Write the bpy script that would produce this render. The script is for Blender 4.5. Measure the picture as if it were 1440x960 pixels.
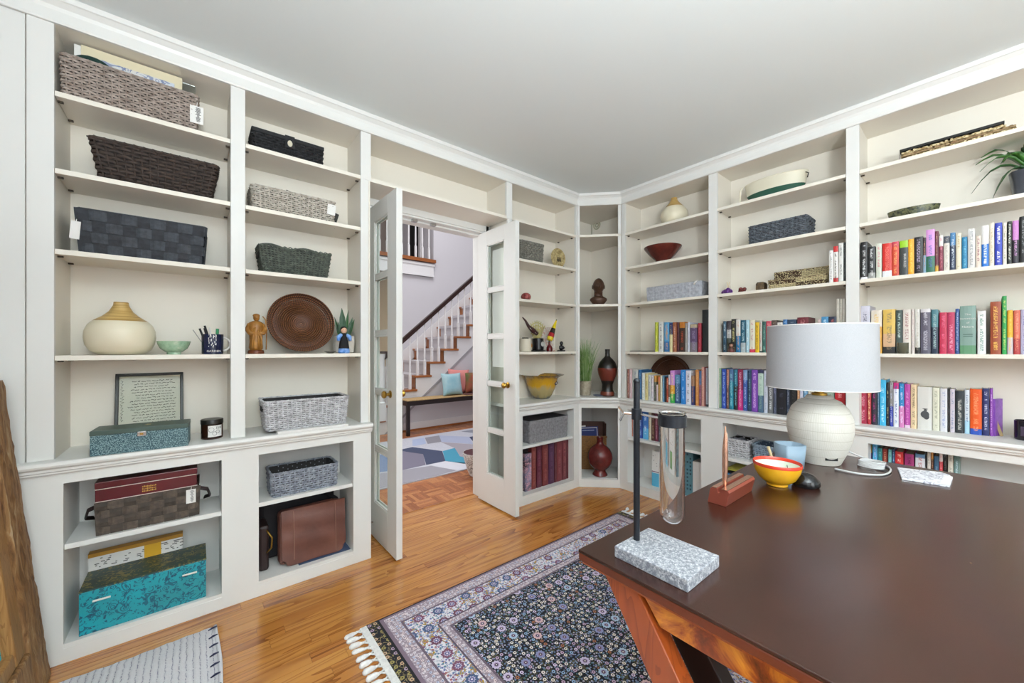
import bpy, bmesh, math, random
from math import sin, cos, pi, radians as rad, hypot
from mathutils import Vector, Matrix
random.seed(7)
S = bpy.context.scene
for o in list(bpy.data.objects): bpy.data.objects.remove(o)
COL = S.collection

# ---------------------------------------------------------------- camera
cd = bpy.data.cameras.new('camera'); cam = bpy.data.objects.new('camera', cd); COL.objects.link(cam)
cam.location = (0, 0, 1.155); cam.rotation_euler = (rad(90), 0, rad(50.66 - 90))
cd.sensor_width = 36; cd.lens = 13.575; cd.shift_y = 9.5 / 1440; cd.clip_start = .02
S.camera = cam
# ---------------------------------------------------------------- world, lights, exposure
w = bpy.data.worlds.new('world'); S.world = w; w.use_nodes = True
bg = w.node_tree.nodes['Background']; bg.inputs[0].default_value = (.75, .87, 1, 1); bg.inputs[1].default_value = 1.2
S.view_settings.view_transform = 'Standard'; S.view_settings.look = 'None'
S.view_settings.exposure = 0.0; S.view_settings.gamma = 1
def area(name, loc, rot, sx, sy, power, col=(1, 1, 1), spec=1):
    l = bpy.data.lights.new(name, 'AREA'); l.shape = 'RECTANGLE'; l.size = sx; l.size_y = sy
    l.energy = power; l.color = col; l.specular_factor = spec
    o = bpy.data.objects.new(name, l); COL.objects.link(o); o.location = loc; o.rotation_euler = [rad(a) for a in rot]
    return o
# daylight through the two windows of the south wall and the one in the west wall
area('daylight_south_a', (.35, -2.28, 1.45), (90, 0, 0), 1.1, 1.35, 22, (.93, .98, 1))
area('daylight_south_b', (2.0, -2.28, 1.45), (90, 0, 0), 1.1, 1.35, 3, (.93, .98, 1))
area('daylight_west', (-.60, -1.1, 1.5), (0, -90, 0), 1.35, 1.1, 9, (.93, .98, 1))
area('ceiling_lamp_light', (.75, -.45, 2.30), (0, 0, 0), .5, .5, 2, (1, .95, .88))
area('added_uplight_fill', (.02, -.95, 1.45), (180, 0, 0), .34, .34, 170, (.86, .955, 1))  # added fill, bounced off the ceiling from the unseen uplighter
area('hall_skylight', (2.4, 4.2, 4.9), (0, 0, 0), 2.6, 2.0, 110, (.95, .97, 1))
area('hall_window', (.2, 3.6, 1.7), (90, 0, -90), 1.4, 1.6, 30, (.97, .985, 1))
area('passage_lamp', (.9, 7.0, 2.35), (0, 0, 0), .6, .6, 12, (1, .82, .6))

# ---------------------------------------------------------------- helpers
def hx(h):
    h = h.lstrip('#'); v = [int(h[i:i + 2], 16) / 255 for i in (0, 2, 4)]
    return tuple(c / 12.92 if c <= .04045 else ((c + .055) / 1.055) ** 2.4 for c in v)
def tag(o, label=None, cat=None, group=None, kind=None):
    if label: o['label'] = label
    if cat: o['category'] = cat
    if group: o['group'] = group
    if kind: o['kind'] = kind
    return o
def T(name, label, cat, loc=(0, 0, 0), rz=0, group=None, kind=None):
    o = bpy.data.objects.new(name, None); COL.objects.link(o); o.empty_display_size = .05
    o.location = loc; o.rotation_euler = (0, 0, rad(rz)); return tag(o, label, cat, group, kind)
def wmat(o):
    m = Matrix.Translation(o.location) @ o.rotation_euler.to_matrix().to_4x4()
    return wmat(o.parent) @ m if o.parent else m
class MB:
    def __init__(s): s.v = []; s.f = []; s.m = []
    def add(s, vs, fs, mi=0):
        b = len(s.v); s.v += [tuple(p) for p in vs]; s.f += [tuple(b + i for i in f) for f in fs]; s.m += [mi] * len(fs); return s
    def box(s, x0, y0, z0, x1, y1, z1, mi=0, M=None):
        if x0 > x1: x0, x1 = x1, x0
        if y0 > y1: y0, y1 = y1, y0
        if z0 > z1: z0, z1 = z1, z0
        vs = [(x, y, z) for z in (z0, z1) for y in (y0, y1) for x in (x0, x1)]
        if M: vs = [M @ Vector(p) for p in vs]
        return s.add(vs, [(0, 2, 3, 1), (4, 5, 7, 6), (0, 1, 5, 4), (2, 6, 7, 3), (0, 4, 6, 2), (1, 3, 7, 5)], mi)
    def prism(s, poly, z0, z1, mi=0, M=None):
        a = sum(poly[i][0] * poly[(i + 1) % len(poly)][1] - poly[(i + 1) % len(poly)][0] * poly[i][1] for i in range(len(poly)))
        if a < 0: poly = poly[::-1]
        n = len(poly); vs = [(p[0], p[1], z0) for p in poly] + [(p[0], p[1], z1) for p in poly]
        if M: vs = [M @ Vector(p) for p in vs]
        return s.add(vs, [tuple(range(n))[::-1], tuple(range(n, 2 * n))] + [(i, (i + 1) % n, n + (i + 1) % n, n + i) for i in range(n)], mi)
    def tube(s, path, r, n=8, mi=0, closed=False, flat=1):
        P = [Vector(p) for p in path]; N = len(P); vs = []; fs = []; up = None
        for i in range(N):
            a = P[(i - 1) % N] if (closed or i > 0) else P[i]; b = P[(i + 1) % N] if (closed or i < N - 1) else P[i]
            t = (b - a).normalized() if (b - a).length > 1e-9 else Vector((0, 0, 1))
            if up is None: up = t.orthogonal().normalized()
            up = (up - t * up.dot(t)); up = up.normalized() if up.length > 1e-6 else t.orthogonal().normalized()
            sd = t.cross(up); rr = r[i] if isinstance(r, (list, tuple)) else r
            for k in range(n):
                q = 2 * pi * k / n; vs.append(P[i] + up * (rr * cos(q)) + sd * (rr * flat * sin(q)))
        for i in range(N if closed else N - 1):
            j = (i + 1) % N
            for k in range(n): fs.append((i * n + k, i * n + (k + 1) % n, j * n + (k + 1) % n, j * n + k))
        if not closed: fs += [tuple(range(n))[::-1], tuple(range((N - 1) * n, N * n))]
        return s.add(vs, fs, mi)
    def lathe(s, prof, c=(0, 0, 0), n=32, mi=0, M=None, sq=None, cap=(1, 1)):
        vs = []; fs = []; m = len(prof)
        for k in range(n):
            q = 2 * pi * k / n; cx, cy = cos(q), sin(q)
            if sq: e = 1 / max(abs(cx), abs(cy)) ** sq; cx *= e; cy *= e
            for r, z in prof: vs.append((c[0] + r * cx, c[1] + r * cy, c[2] + z))
        for k in range(n):
            for i in range(m - 1):
                a, b = k * m + i, ((k + 1) % n) * m + i; fs.append((a, b, b + 1, a + 1))
        cp = cap if prof[0] != prof[-1] else (0, 0)
        if prof[0][0] > 1e-5 and cp[0]: fs.append(tuple(k * m for k in range(n))[::-1])
        if prof[-1][0] > 1e-5 and cp[1]: fs.append(tuple(k * m + m - 1 for k in range(n)))
        if M: vs = [M @ Vector(p) for p in vs]
        return s.add(vs, fs, mi)
    def ball(s, c, r, n=16, m=10, mi=0, M=None):
        if not isinstance(r, (list, tuple)): r = (r, r, r)
        vs = [(c[0], c[1], c[2] - r[2])]; fs = []
        for j in range(1, m):
            a = -pi / 2 + pi * j / m
            for k in range(n): q = 2 * pi * k / n; vs.append((c[0] + r[0] * cos(a) * cos(q), c[1] + r[1] * cos(a) * sin(q), c[2] + r[2] * sin(a)))
        vs.append((c[0], c[1], c[2] + r[2])); L = len(vs) - 1
        for k in range(n): fs.append((0, 1 + (k + 1) % n, 1 + k)); fs.append((L, L - n + k, L - n + (k + 1) % n))
        for j in range(m - 2):
            for k in range(n): a = 1 + j * n + k; b = 1 + j * n + (k + 1) % n; fs.append((a, b, b + n, a + n))
        if M: vs = [M @ Vector(p) for p in vs]
        return s.add(vs, fs, mi)
    def build(s, name, mat, parent=None, w=False, smooth=False, kind=None, label=None, bevel=0, loc=None, recalc=True):
        vs = s.v
        if w and parent is not None:
            Mi = wmat(parent).inverted(); vs = [tuple(Mi @ Vector(p)) for p in vs]
        me = bpy.data.meshes.new(name); me.from_pydata(vs, [], s.f); 
        ml = mat if isinstance(mat, (list, tuple)) else [mat]
        for m_ in ml: me.materials.append(m_)
        if len(ml) > 1: me.polygons.foreach_set('material_index', s.m)
        if smooth: me.polygons.foreach_set('use_smooth', [True] * len(me.polygons))
        if len(s.f) < 6000 and recalc:
            b_ = bmesh.new(); b_.from_mesh(me); bmesh.ops.recalc_face_normals(b_, faces=b_.faces); b_.to_mesh(me); b_.free()
        me.update()
        if smooth == 'auto': me.set_sharp_from_angle(angle=rad(40))
        o = bpy.data.objects.new(name, me); COL.objects.link(o)
        if parent is not None: o.parent = parent
        if loc: o.location = loc
        if kind: o['kind'] = kind
        if label: o['label'] = label
        if bevel:
            b = o.modifiers.new('bevel', 'BEVEL'); b.width = bevel; b.segments = 2; b.limit_method = 'ANGLE'; b.angle_limit = rad(40)
        return o
def smooth_path(P_, k=8):
    out = []; n = len(P_)
    for i in range(n - 1):
        p0, p1, p2, p3 = [Vector(P_[max(0, min(n - 1, i + j))]) for j in (-1, 0, 1, 2)]
        for q in range(k):
            t = q / k; out.append(.5 * ((2 * p1) + (p2 - p0) * t + (2 * p0 - 5 * p1 + 4 * p2 - p3) * t * t + (3 * p1 - p0 - 3 * p2 + p3) * t ** 3))
    return out + [Vector(P_[-1])]
def BX(name, b, mat, parent=None, w=True, bevel=0, kind=None, label=None):
    return MB().box(*b).build(name, mat, parent, w=w, bevel=bevel, kind=kind, label=label)
def text(s, size, mat, parent, M, name='lettering', ext=.0004, align='CENTER'):
    c = bpy.data.curves.new('t', 'FONT'); c.body = s; c.size = size; c.extrude = ext; c.align_x = align; c.align_y = 'CENTER'; c.resolution_u = 2
    t = bpy.data.objects.new('t', c); COL.objects.link(t)
    me = bpy.data.meshes.new_from_object(t.evaluated_get(bpy.context.evaluated_depsgraph_get()))
    bpy.data.objects.remove(t); me.transform(M); me.materials.clear(); me.materials.append(mat)
    o = bpy.data.objects.new(name, me); COL.objects.link(o); o.parent = parent; return o

# ---------------------------------------------------------------- materials
class G:
    """small node-graph writer"""
    def __init__(s, name):
        s.mat = bpy.data.materials.new(name); s.mat.use_nodes = True; s.t = s.mat.node_tree
        s.b = s.t.nodes['Principled BSDF']
    def n(s, typ, **k):
        d = s.t.nodes.new(typ)
        for a, v in k.items(): setattr(d, a, v)
        return d
    def set(s, sock, v):
        if hasattr(v, 'is_linked') or hasattr(v, 'links'): s.t.links.new(v, sock)
        elif isinstance(v, str): sock.default_value = (*hx(v), 1)
        elif isinstance(v, tuple) and len(v) == 3 and len(sock.default_value) == 4: sock.default_value = (*v, 1)
        else: sock.default_value = v
    def m(s, op, a, b=0, c=None, clamp=False):
        d = s.n('ShaderNodeMath', operation=op, use_clamp=clamp); s.set(d.inputs[0], a); s.set(d.inputs[1], b)
        if c is not None: s.set(d.inputs[2], c)
        return d.outputs[0]
    def mix(s, f, a, b, blend='MIX'):
        d = s.n('ShaderNodeMix', data_type='RGBA', blend_type=blend); s.set(d.inputs[0], f); s.set(d.inputs[6], a); s.set(d.inputs[7], b); return d.outputs[2]
    def co(s, which='Object'): return s.n('ShaderNodeTexCoord').outputs[which]
    def pos(s): return s.n('ShaderNodeNewGeometry').outputs['Position']
    def map(s, v, sc=(1, 1, 1), loc=(0, 0, 0), rot=(0, 0, 0)):
        d = s.n('ShaderNodeMapping'); s.set(d.inputs[0], v); d.inputs[1].default_value = loc; d.inputs[2].default_value = rot; d.inputs[3].default_value = sc; return d.outputs[0]
    def noise(s, v, sc=5, det=3, rough=.5, dist=0, out=0):
        d = s.n('ShaderNodeTexNoise'); s.set(d.inputs['Vector'], v); s.set(d.inputs['Scale'], sc); d.inputs['Detail'].default_value = det; d.inputs['Roughness'].default_value = rough; d.inputs['Distortion'].default_value = dist; return d.outputs[out]
    def voro(s, v, sc=5, feat='F1', out='Distance', rnd=1, dim='3D'):
        d = s.n('ShaderNodeTexVoronoi', feature=feat, voronoi_dimensions=dim); s.set(d.inputs['Vector'], v); s.set(d.inputs['Scale'], sc); d.inputs['Randomness'].default_value = rnd; return d.outputs[out]
    def ramp(s, f, stops, interp='LINEAR'):
        d = s.n('ShaderNodeValToRGB'); s.set(d.inputs[0], f); r = d.color_ramp; r.interpolation = interp
        while len(r.elements) > 1: r.elements.remove(r.elements[-1])
        r.elements[0].position = stops[0][0]; r.elements[0].color = (*hx(stops[0][1]), 1)
        for p, c in stops[1:]: e = r.elements.new(p); e.color = (*hx(c), 1)
        return d.outputs[0]
    def sep(s, v): d = s.n('ShaderNodeSeparateXYZ'); s.set(d.inputs[0], v); return d.outputs
    def attr(s, name, out='Color'): return s.n('ShaderNodeAttribute', attribute_type='OBJECT', attribute_name=name).outputs[out]
    def rnd(s): return s.n('ShaderNodeObjectInfo').outputs['Random']
    def bump(s, h, st=.3, dist=.002):
        d = s.n('ShaderNodeBump'); s.set(d.inputs['Height'], h); d.inputs['Strength'].default_value = st; d.inputs['Distance'].default_value = dist; s.t.links.new(d.outputs[0], s.b.inputs['Normal'])
    def out(s, col=None, rough=None, metal=None, **k):
        if col is not None: s.set(s.b.inputs['Base Color'], col)
        if rough is not None: s.set(s.b.inputs['Roughness'], rough)
        if metal is not None: s.set(s.b.inputs['Metallic'], metal)
        for a, v in k.items(): s.set(s.b.inputs[a.replace('_', ' ')], v)
        return s.mat
def P(name, col, rough=.5, metal=0, vary=None, bump=None, sc=None, **k):
    g = G(name); c = col
    if vary: # (scale, other colour, contrast)
        f = g.noise(g.co(), vary[0], 4, .6); f = g.ramp(f, [(.5 - vary[2], '000000'), (.5 + vary[2], 'ffffff')]); c = g.mix(f, col, vary[1])
    if bump: g.bump(g.noise(g.co(), bump[0], 4, .6), bump[1], bump[2] if len(bump) > 2 else .002)
    return g.out(c, rough, metal, **k)

WHITE = P('white_paint', 'e3e2de', .38, bump=(90, .05))
CASE = P('cream_white_paint', 'e9e2d5', .42, bump=(90, .05))
CEIL = P('ceiling_paint', 'e4e9e8', .9)
HALLW = P('hall_wall_paint', 'cfccd0', .8)
TAUPE = P('taupe_wall_paint', '86736c', .8)
WARM = P('passage_wall_paint', 'd8c8b0', .8)
TRIM = P('hall_trim_paint', 'e4e2e2', .35)
BLACK = P('black_satin', '15140f', .4)
BLACKM = P('black_metal', '1d2128', .3, .3)
BRASS = P('brass', 'a8843c', .28, 1)
STEEL = P('steel', 'c8c8c8', .2, 1)
CARD = P('white_card', 'e8e6e2', .6)
INK = P('dark_ink', '202020', .6)
GOLD = P('gold_print', 'c9a24a', .35, .6)
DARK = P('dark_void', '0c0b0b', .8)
GLASS = G('window_glass').out('ffffff', .02, Transmission_Weight=1.0, IOR=1.02)
def thin_glass(name, tint='f4f8f6', gl=.07, rough=.02, bl=.2):
    g = G(name); t = g.t; o = t.nodes['Material Output']
    tr = g.n('ShaderNodeBsdfTransparent'); tr.inputs[0].default_value = (*hx(tint), 1); gs = g.n('ShaderNodeBsdfGlossy'); gs.inputs['Roughness'].default_value = rough
    lw = g.n('ShaderNodeLayerWeight'); lw.inputs[0].default_value = bl; fr = g.n('ShaderNodeMath', operation='MULTIPLY_ADD'); t.links.new(lw.outputs['Fresnel'], fr.inputs[0]); fr.inputs[1].default_value = 0.0; fr.inputs[2].default_value = gl; mx = g.n('ShaderNodeMixShader')
    t.links.new(fr.outputs[0], mx.inputs[0]); t.links.new(tr.outputs[0], mx.inputs[1]); t.links.new(gs.outputs[0], mx.inputs[2]); t.links.new(mx.outputs[0], o.inputs[0])
    return g.mat
PANE = thin_glass('thin_pane_glass', 'f6faf8', .05)
PICG = thin_glass('picture_glass', 'fafaf6', .012, bl=.06); TUBEG = thin_glass('tube_glass', 'fafbfb', .05, .01, bl=.55)

def wood(name, base, dark, light, sc=(2, 26, 26), rough=.35, coat=0, ring=1.0, per=True, axis=None, bumps=.08, rep=9.0, k1=.75, k2=.45):
    g = G(name); p = g.pos() if axis != 'obj' else g.co()
    if per:
        r = g.m('MULTIPLY', g.rnd(), 37.0); cx = g.n('ShaderNodeCombineXYZ'); g.set(cx.inputs[0], r); g.set(cx.inputs[1], r); g.set(cx.inputs[2], r)
        a = g.n('ShaderNodeVectorMath', operation='ADD'); g.set(a.inputs[0], p); g.set(a.inputs[1], cx.outputs[0]); p = a.outputs[0]
    q = g.map(p, sc)
    big = g.noise(q, ring, 2, .5, .6); lines = g.m('FRACT', g.m('MULTIPLY', big, float(rep))); fine = g.noise(g.map(p, tuple(4 * s for s in sc)), 1.5, 3, .7)
    l2 = g.m('POWER', lines, 2.6)
    c = g.mix(g.m('MULTIPLY', l2, k1), base, dark); c = g.mix(g.m('MULTIPLY', fine, k2), c, dark)
    if per: c = g.mix(g.m('MULTIPLY', g.m('FRACT', g.m('MULTIPLY', g.rnd(), 7.3)), .55), c, g.mix(l2, light, base))
    g.bump(fine, bumps, .001)
    return g.out(c, rough, Coat_Weight=coat, Coat_Roughness=.12)
OAK = wood('oak_strip_floor', 'c67f38', '6e3611', 'dba052', (.6, 9, 9), .22, .5, rep=11, k1=.95, k2=.4)
PARQ = wood('parquet_oak', 'b9733f', '8c4d25', 'cb8a55', (8, 8, 8), .35, .2)
TREAD = wood('stair_oak', 'a8612c', '6e3a18', 'b8753c', (3, 30, 30), .3, .3)
def desk_top():
    g = G('desk_top_lacquer'); p = g.co(); n1 = g.noise(g.map(p, (1.2, 1.6, 1)), 2.2, 4, .6, .4); n2 = g.noise(g.map(p, (3, 30, 1)), 3, 3, .6)
    c = g.ramp(n1, [(.3, '28120b'), (.55, '371b12'), (.75, '472619')]); c = g.mix(g.m('MULTIPLY', n2, .3), c, '28110a')
    sp = g.voro(p, 14, out='Distance'); c = g.mix(g.m('LESS_THAN', sp, .022), c, 'a08868')
    return g.out(c, g.m('ADD', .2, g.m('MULTIPLY', n1, .1)), Specular_IOR_Level=.6, Coat_Weight=.15, Coat_Roughness=.3)
DTOP = desk_top()
DLEG = wood('desk_leg_cherry', 'a04a1a', '6a2a0e', 'b25a24', (18, 18, 3), .3, .3)
def burl():
    g = G('amber_burl'); p = g.co(); n1 = g.noise(p, 9, 5, .7, 1.6); v = g.voro(g.map(p, (1, 1, 1.2)), 7)
    c = g.ramp(g.m('ADD', g.m('MULTIPLY', n1, .8), g.m('MULTIPLY', v, .25)), [(.3, '3a1407'), (.42, '8a3d10'), (.52, 'c4741e'), (.64, 'e09a2e')])
    return g.out(c, .28, Coat_Weight=.4, Coat_Roughness=.15)
BURL = burl()
DARKWOOD = P('dark_bench_wood', '1e1513', .3)
def rustic():
    g = G('rustic_frame_wood'); p = g.co(); n1 = g.noise(g.map(p, (30, 30, 3)), 1.4, 5, .65, 1.2); n2 = g.noise(g.map(p, (60, 60, 9)), 2.0, 3, .6)
    c = g.ramp(n1, [(.3, '4e301a'), (.45, '8a6238'), (.58, 'a67e50'), (.7, 'c8b08c')]); c = g.mix(g.m('MULTIPLY', n2, .35), c, '4a2d18')
    g.bump(n1, .9, .006); return g.out(c, .65)
RUST = rustic(); RUST2 = wood('frame_inner_wood', '9a6c34', '6a4520', 'b08550', (25, 25, 3), .5, 0)
MIRR = P('mirror_silver', 'e8ecea', .02, 1)
def granite(name, base, c2, c3, s=120):
    g = G(name); p = g.co(); v = g.voro(p, s, out='Color'); n = g.noise(p, s * .35, 3, .6)
    f = g.sep(v)[0]; c = g.ramp(f, [(0, c3), (.25, base), (.7, base), (.85, c2)], 'CONSTANT'); c = g.mix(g.ramp(n, [(.45, '000000'), (.62, 'ffffff')]), c, c2)
    return g.out(c, .35)
GRAN = granite('pale_granite', 'a2a4a9', '777a82', 'c8c8ca', 420)
def bamboo():
    g = G('cream_lacquer_bamboo'); z = g.sep(g.co('Generated'))[2]; n = g.noise(g.map(g.co(), (2, 2, 160)), 1.5, 2, .5)
    bc = g.ramp(n, [(.35, 'a8823f'), (.6, 'd3b272')]); c = g.mix(g.m('LESS_THAN', z, .635), bc, 'e6dcc2'); return g.out(c, .38)
BAMB = bamboo()
def celadon():
    g = G('celadon_glaze'); n = g.noise(g.co(), 30, 3, .6); c = g.ramp(n, [(.35, '86a98c'), (.6, 'a9c6a8'), (.72, 'cfd8c4')]); return g.out(c, .12)
CELA = celadon()
def brocade(name, base, c2, c3, s=22):
    g = G(name); p = g.co(); n = g.noise(p, s, 4, .65, 1.0); v = g.voro(p, s * .7, 'SMOOTH_F1'); r = g.m('FRACT', g.m('MULTIPLY', v, 5.0))
    patch = g.noise(p, s * .35, 2, .5)
    c = g.ramp(g.noise(p, 7, 2, .5), [(.35, base), (.65, c2)]); f = g.m('MULTIPLY', g.m('GREATER_THAN', r, .62), g.m('GREATER_THAN', patch, .5)); c = g.mix(g.m('MULTIPLY', f, .8), c, c3)
    c = g.mix(g.ramp(n, [(.56, '000000'), (.6, 'ffffff')]), c, c3); g.bump(n, .2, .001); return g.out(c, .4)
TEALB = brocade('teal_floral_brocade', '18a0ae', '2b8f98', '1c4f66', 60)
DKBRO = brocade('dark_landscape_brocade', '1c3f3a', '17302c', '7c7038', 48)
def speck(name, a, b, s=420, th=.5, rough=.6):
    g = G(name); n = g.noise(g.map(g.co(), (1, 1, 1)), s, 2, .5); c = g.mix(g.ramp(n, [(th - .05, '000000'), (th + .05, 'ffffff')]), a, b); return g.out(c, rough)
TWEED = speck('teal_tweed_paper', '274a55', '8ba8ab', 330, .53); TWEEDT = P('grey_green_lid', '44564f', .45, bump=(60, .2))
MAROON = P('maroon_lacquer', '4c0d18', .25, vary=(3, '5c1420', .2))
LINEN = speck('pale_woven_linen', 'aaaaad', 'b4b4b7', 900, .5, .9)
def lampbody():
    g = G('carved_stone_glaze'); p = g.co(); s = g.sep(p); ang = g.m('ARCTAN2', s[1], s[0])
    z = g.m('MULTIPLY', s[2], 34.0); row = g.m('FLOOR', z); rf = g.m('FRACT', z); u = g.m('ADD', g.m('MULTIPLY', ang, 17.0), g.m('MULTIPLY', row, .5)); w_ = g.m('ABSOLUTE', g.m('SINE', g.m('MULTIPLY', u, 5.3)))
    gro = g.m('GREATER_THAN', w_, .34); h = g.m('MULTIPLY', gro, g.m('GREATER_THAN', rf, .05)); n = g.noise(p, 16, 4, .7)
    c = g.mix(h, 'b9b1a2', g.mix(n, 'cfc8ba', 'e6e3dc')); g.bump(h, .6, .003); return g.out(c, .6)
LAMPB = lampbody()
COPPER = P('copper', 'd6a58c', .25, .9); COPPERD = P('copper_side', '9c5040', .35, .5)
YELG = P('yellow_glaze', 'e8a81c', .15, vary=(14, 'f0b82c', .2)); REDG = P('red_rim_glaze', 'd03a24', .2); MINTG = P('mint_inner_glaze', 'd2ddc8', .2)
SMOKE = P('smoked_glass', '2a2a2c', .03, Transmission_Weight=.75, IOR=1.5)
CLEAR = G('clear_glass').out('ffffff', .0, Transmission_Weight=1, IOR=1.46)
BLUEG = P('blue_grey_ceramic', '8296a6', .45); CORD = P('clear_cord', 'd8d8d8', .15, Transmission_Weight=.3)
LEATH = P('brown_leather', '5e3a32', .42, vary=(9, '74493c', .2), bump=(60, .3)); LEATHD = P('dark_leather', '2a1a1a', .5); NYLON = P('black_nylon', '15141a', .7)
def plantm(name, a, b): return P(name, a, .45, vary=(20, b, .15))
GREEN1 = plantm('grass_green', '4c7a34', '8aab58'); GREEN2 = plantm('leaf_green', '2d5f2c', '4f8a34'); SNAKE = plantm('snake_leaf_green', '3d5f40', '24452e'); LEAFD = plantm('dark_glossy_leaf', '16331c', '2f6a26')
def rattan():
    g = G('brown_rattan_coil'); p = g.co(); s = g.sep(p); r = g.m('SQRT', g.m('ADD', g.m('MULTIPLY', s[0], s[0]), g.m('MULTIPLY', s[1], s[1]))); a = g.m('ARCTAN2', s[1], s[0])
    ring = g.m('SINE', g.m('MULTIPLY', r, 700.0)); dash = g.m('SINE', g.m('ADD', g.m('MULTIPLY', a, 90.0), g.m('MULTIPLY', g.m('FLOOR', g.m('MULTIPLY', r, 143.0)), 1.7)))
    f = g.m('MULTIPLY', g.m('GREATER_THAN', dash, .2), g.m('GREATER_THAN', ring, -.2)); n = g.noise(p, 12, 2, .5)
    c = g.mix(f, '3a1c0e', g.mix(n, '7a4424', 'b87a48')); g.bump(ring, .5, .002); return g.out(c, .5)
RATT = rattan()
def spine():
    g = G('book_cover'); gn = g.sep(g.co('Generated')); ob = g.sep(g.co('Object'))
    seed = g.m('MULTIPLY', g.rnd(), 50.0)
    cv = g.n('ShaderNodeCombineXYZ'); g.set(cv.inputs[0], g.m('MULTIPLY', ob[0], 150.0)); g.set(cv.inputs[1], seed); g.set(cv.inputs[2], g.m('MULTIPLY', ob[2], 330.0))
    lt = g.noise(cv.outputs[0], 1.0, 1, .5); cv2 = g.n('ShaderNodeCombineXYZ'); g.set(cv2.inputs[0], seed); g.set(cv2.inputs[2], g.m('MULTIPLY', ob[2], 28.0)); wd = g.noise(cv2.outputs[0], 1.0, 1, .5)
    inx = g.m('LESS_THAN', g.m('ABSOLUTE', g.m('SUBTRACT', gn[0], .5)), .2); inz = g.m('MULTIPLY', g.m('GREATER_THAN', gn[2], .08), g.m('LESS_THAN', gn[2], .93))
    k = g.m('MULTIPLY', g.m('MULTIPLY', g.m('GREATER_THAN', lt, .5), g.m('GREATER_THAN', wd, .43)), g.m('MULTIPLY', inx, inz)); k = g.m('MULTIPLY', k, g.m('LESS_THAN', gn[1], .03))
    k = g.m('MULTIPLY', g.m('MULTIPLY', k, g.attr('inked', 'Fac')), .8)
    c = g.attr('c1'); c = g.mix(g.m('GREATER_THAN', gn[2], g.attr('t2', 'Fac')), c, g.attr('c2')); c = g.mix(g.m('LESS_THAN', gn[2], g.attr('t3', 'Fac')), c, g.attr('c3'))
    c = g.mix(k, c, g.attr('ink')); return g.out(c, .38)
SPINE = spine()
PAGES = P('book_pages', 'd8cfba', .8, vary=(200, 'b8ad96', .1))
def strands(name, a, b, rough=.7):
    g = G(name); n = g.noise(g.co(), 55, 3, .6); c = g.mix(g.ramp(n, [(.35, '000000'), (.65, 'ffffff')]), a, b); g.bump(g.noise(g.co(), 260, 2, .6), .4, .001); return g.out(c, rough)

# ================================================================= ROOM SHELL
ZC, ZT = .747, 2.345          # counter top height, top of the shelf openings
NF, NB, EF, EB = 2.16, 2.40, 2.73, 2.96   # front/back planes of the north and east shelving
def struct(name, b, mat): return tag(BX(name, b, mat, None), kind='structure')
struct('ceiling', (-.75, -2.4, 2.44, 3.1, 2.56, 2.52), CEIL)
wn = MB().box(-.75, 2.42, 0, .80, 2.56, 2.44).box(1.73, 2.42, 0, 3.1, 2.56, 2.44).box(.80, 2.42, 2.05, 1.73, 2.56, 2.44).build('wall_north', WHITE); tag(wn, kind='structure')
struct('wall_east', (2.98, -2.4, 0, 3.1, 2.42, 2.44), WHITE)
ww = MB().box(-.72, -2.4, 0, -.60, -1.7, 2.44).box(-.72, -.5, 0, -.545, 2.42, 2.44).box(-.72, -1.7, 0, -.60, -.5, .8).box(-.72, -1.7, 2.2, -.60, -.5, 2.44).build('wall_west', HALLW); tag(ww, kind='structure')
ws = MB()
ws.box(-.72, -2.45, 0, 3.1, -2.33, .72).box(-.72, -2.45, 2.2, 3.1, -2.33, 2.44)
for a, b in ((-.72, -.25), (.95, 1.4), (2.6, 3.1)): ws.box(a, -2.45, .72, b, -2.33, 2.2)
tag(ws.build('wall_south', WHITE), kind='structure')
for i, (a, b) in enumerate(((-.25, .95), (1.4, 2.6))):
    f = MB().box(a, -2.42, .72, a + .05, -2.36, 2.2).box(b - .05, -2.42, .72, b, -2.36, 2.2).box(a, -2.42, .72, b, -2.36, .77).box(a, -2.42, 2.15, b, -2.36, 2.2).box(a, -2.41, 1.44, b, -2.37, 1.48)
    wo = f.build('window_%d' % (i + 1), TRIM); tag(wo, kind='structure'); BX('glass_pane', (a + .05, -2.40, .77, b - .05, -2.395, 2.15), PANE, wo)
f = MB().box(-.71, -1.7, .8, -.64, -1.65, 2.2).box(-.71, -.55, .8, -.64, -.5, 2.2).box(-.71, -1.7, .8, -.64, -.5, .85).box(-.71, -1.7, 2.15, -.64, -.5, 2.2)
wo = f.build('window_3', TRIM); tag(wo, kind='structure'); BX('glass_pane', (-.68, -1.65, .85, -.675, -.55, 2.15), PANE, wo)
# room floor: strip planks running east-west, each its own piece; plain boards beyond sight
fl = tag(BX('floor', (-.75, -2.45, -.06, 5.2, 8.2, -.012), P('subfloor', '6a3d1c', .6), None), kind='structure')
far = MB(); far.box(-.6, -2.33, -.012, 2.98, .42, 0)
far.build('floorboards', OAK, fl, w=True, kind='stuff')
PW = .0572; y = .42; row = 0; npl = 0
while y < 2.555:
    x = -.6 - random.uniform(0, .7); y1 = min(y + PW, 2.56)
    xe = 2.78
    while x < xe:
        L = random.choice((.55, .7, .85, 1.0, 1.2)) * random.uniform(.9, 1.1) * 1.15
        a, b = max(x, -.6), min(x + L, xe)
        if b - a > .03: BX('plank', (a + .0004, y + .0006, -.012, b - .0004, y1 - .0006, random.uniform(-.0004, .0002)), OAK, fl); npl += 1
        x += L
    y += PW; row += 1
print('planks', npl)
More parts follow.
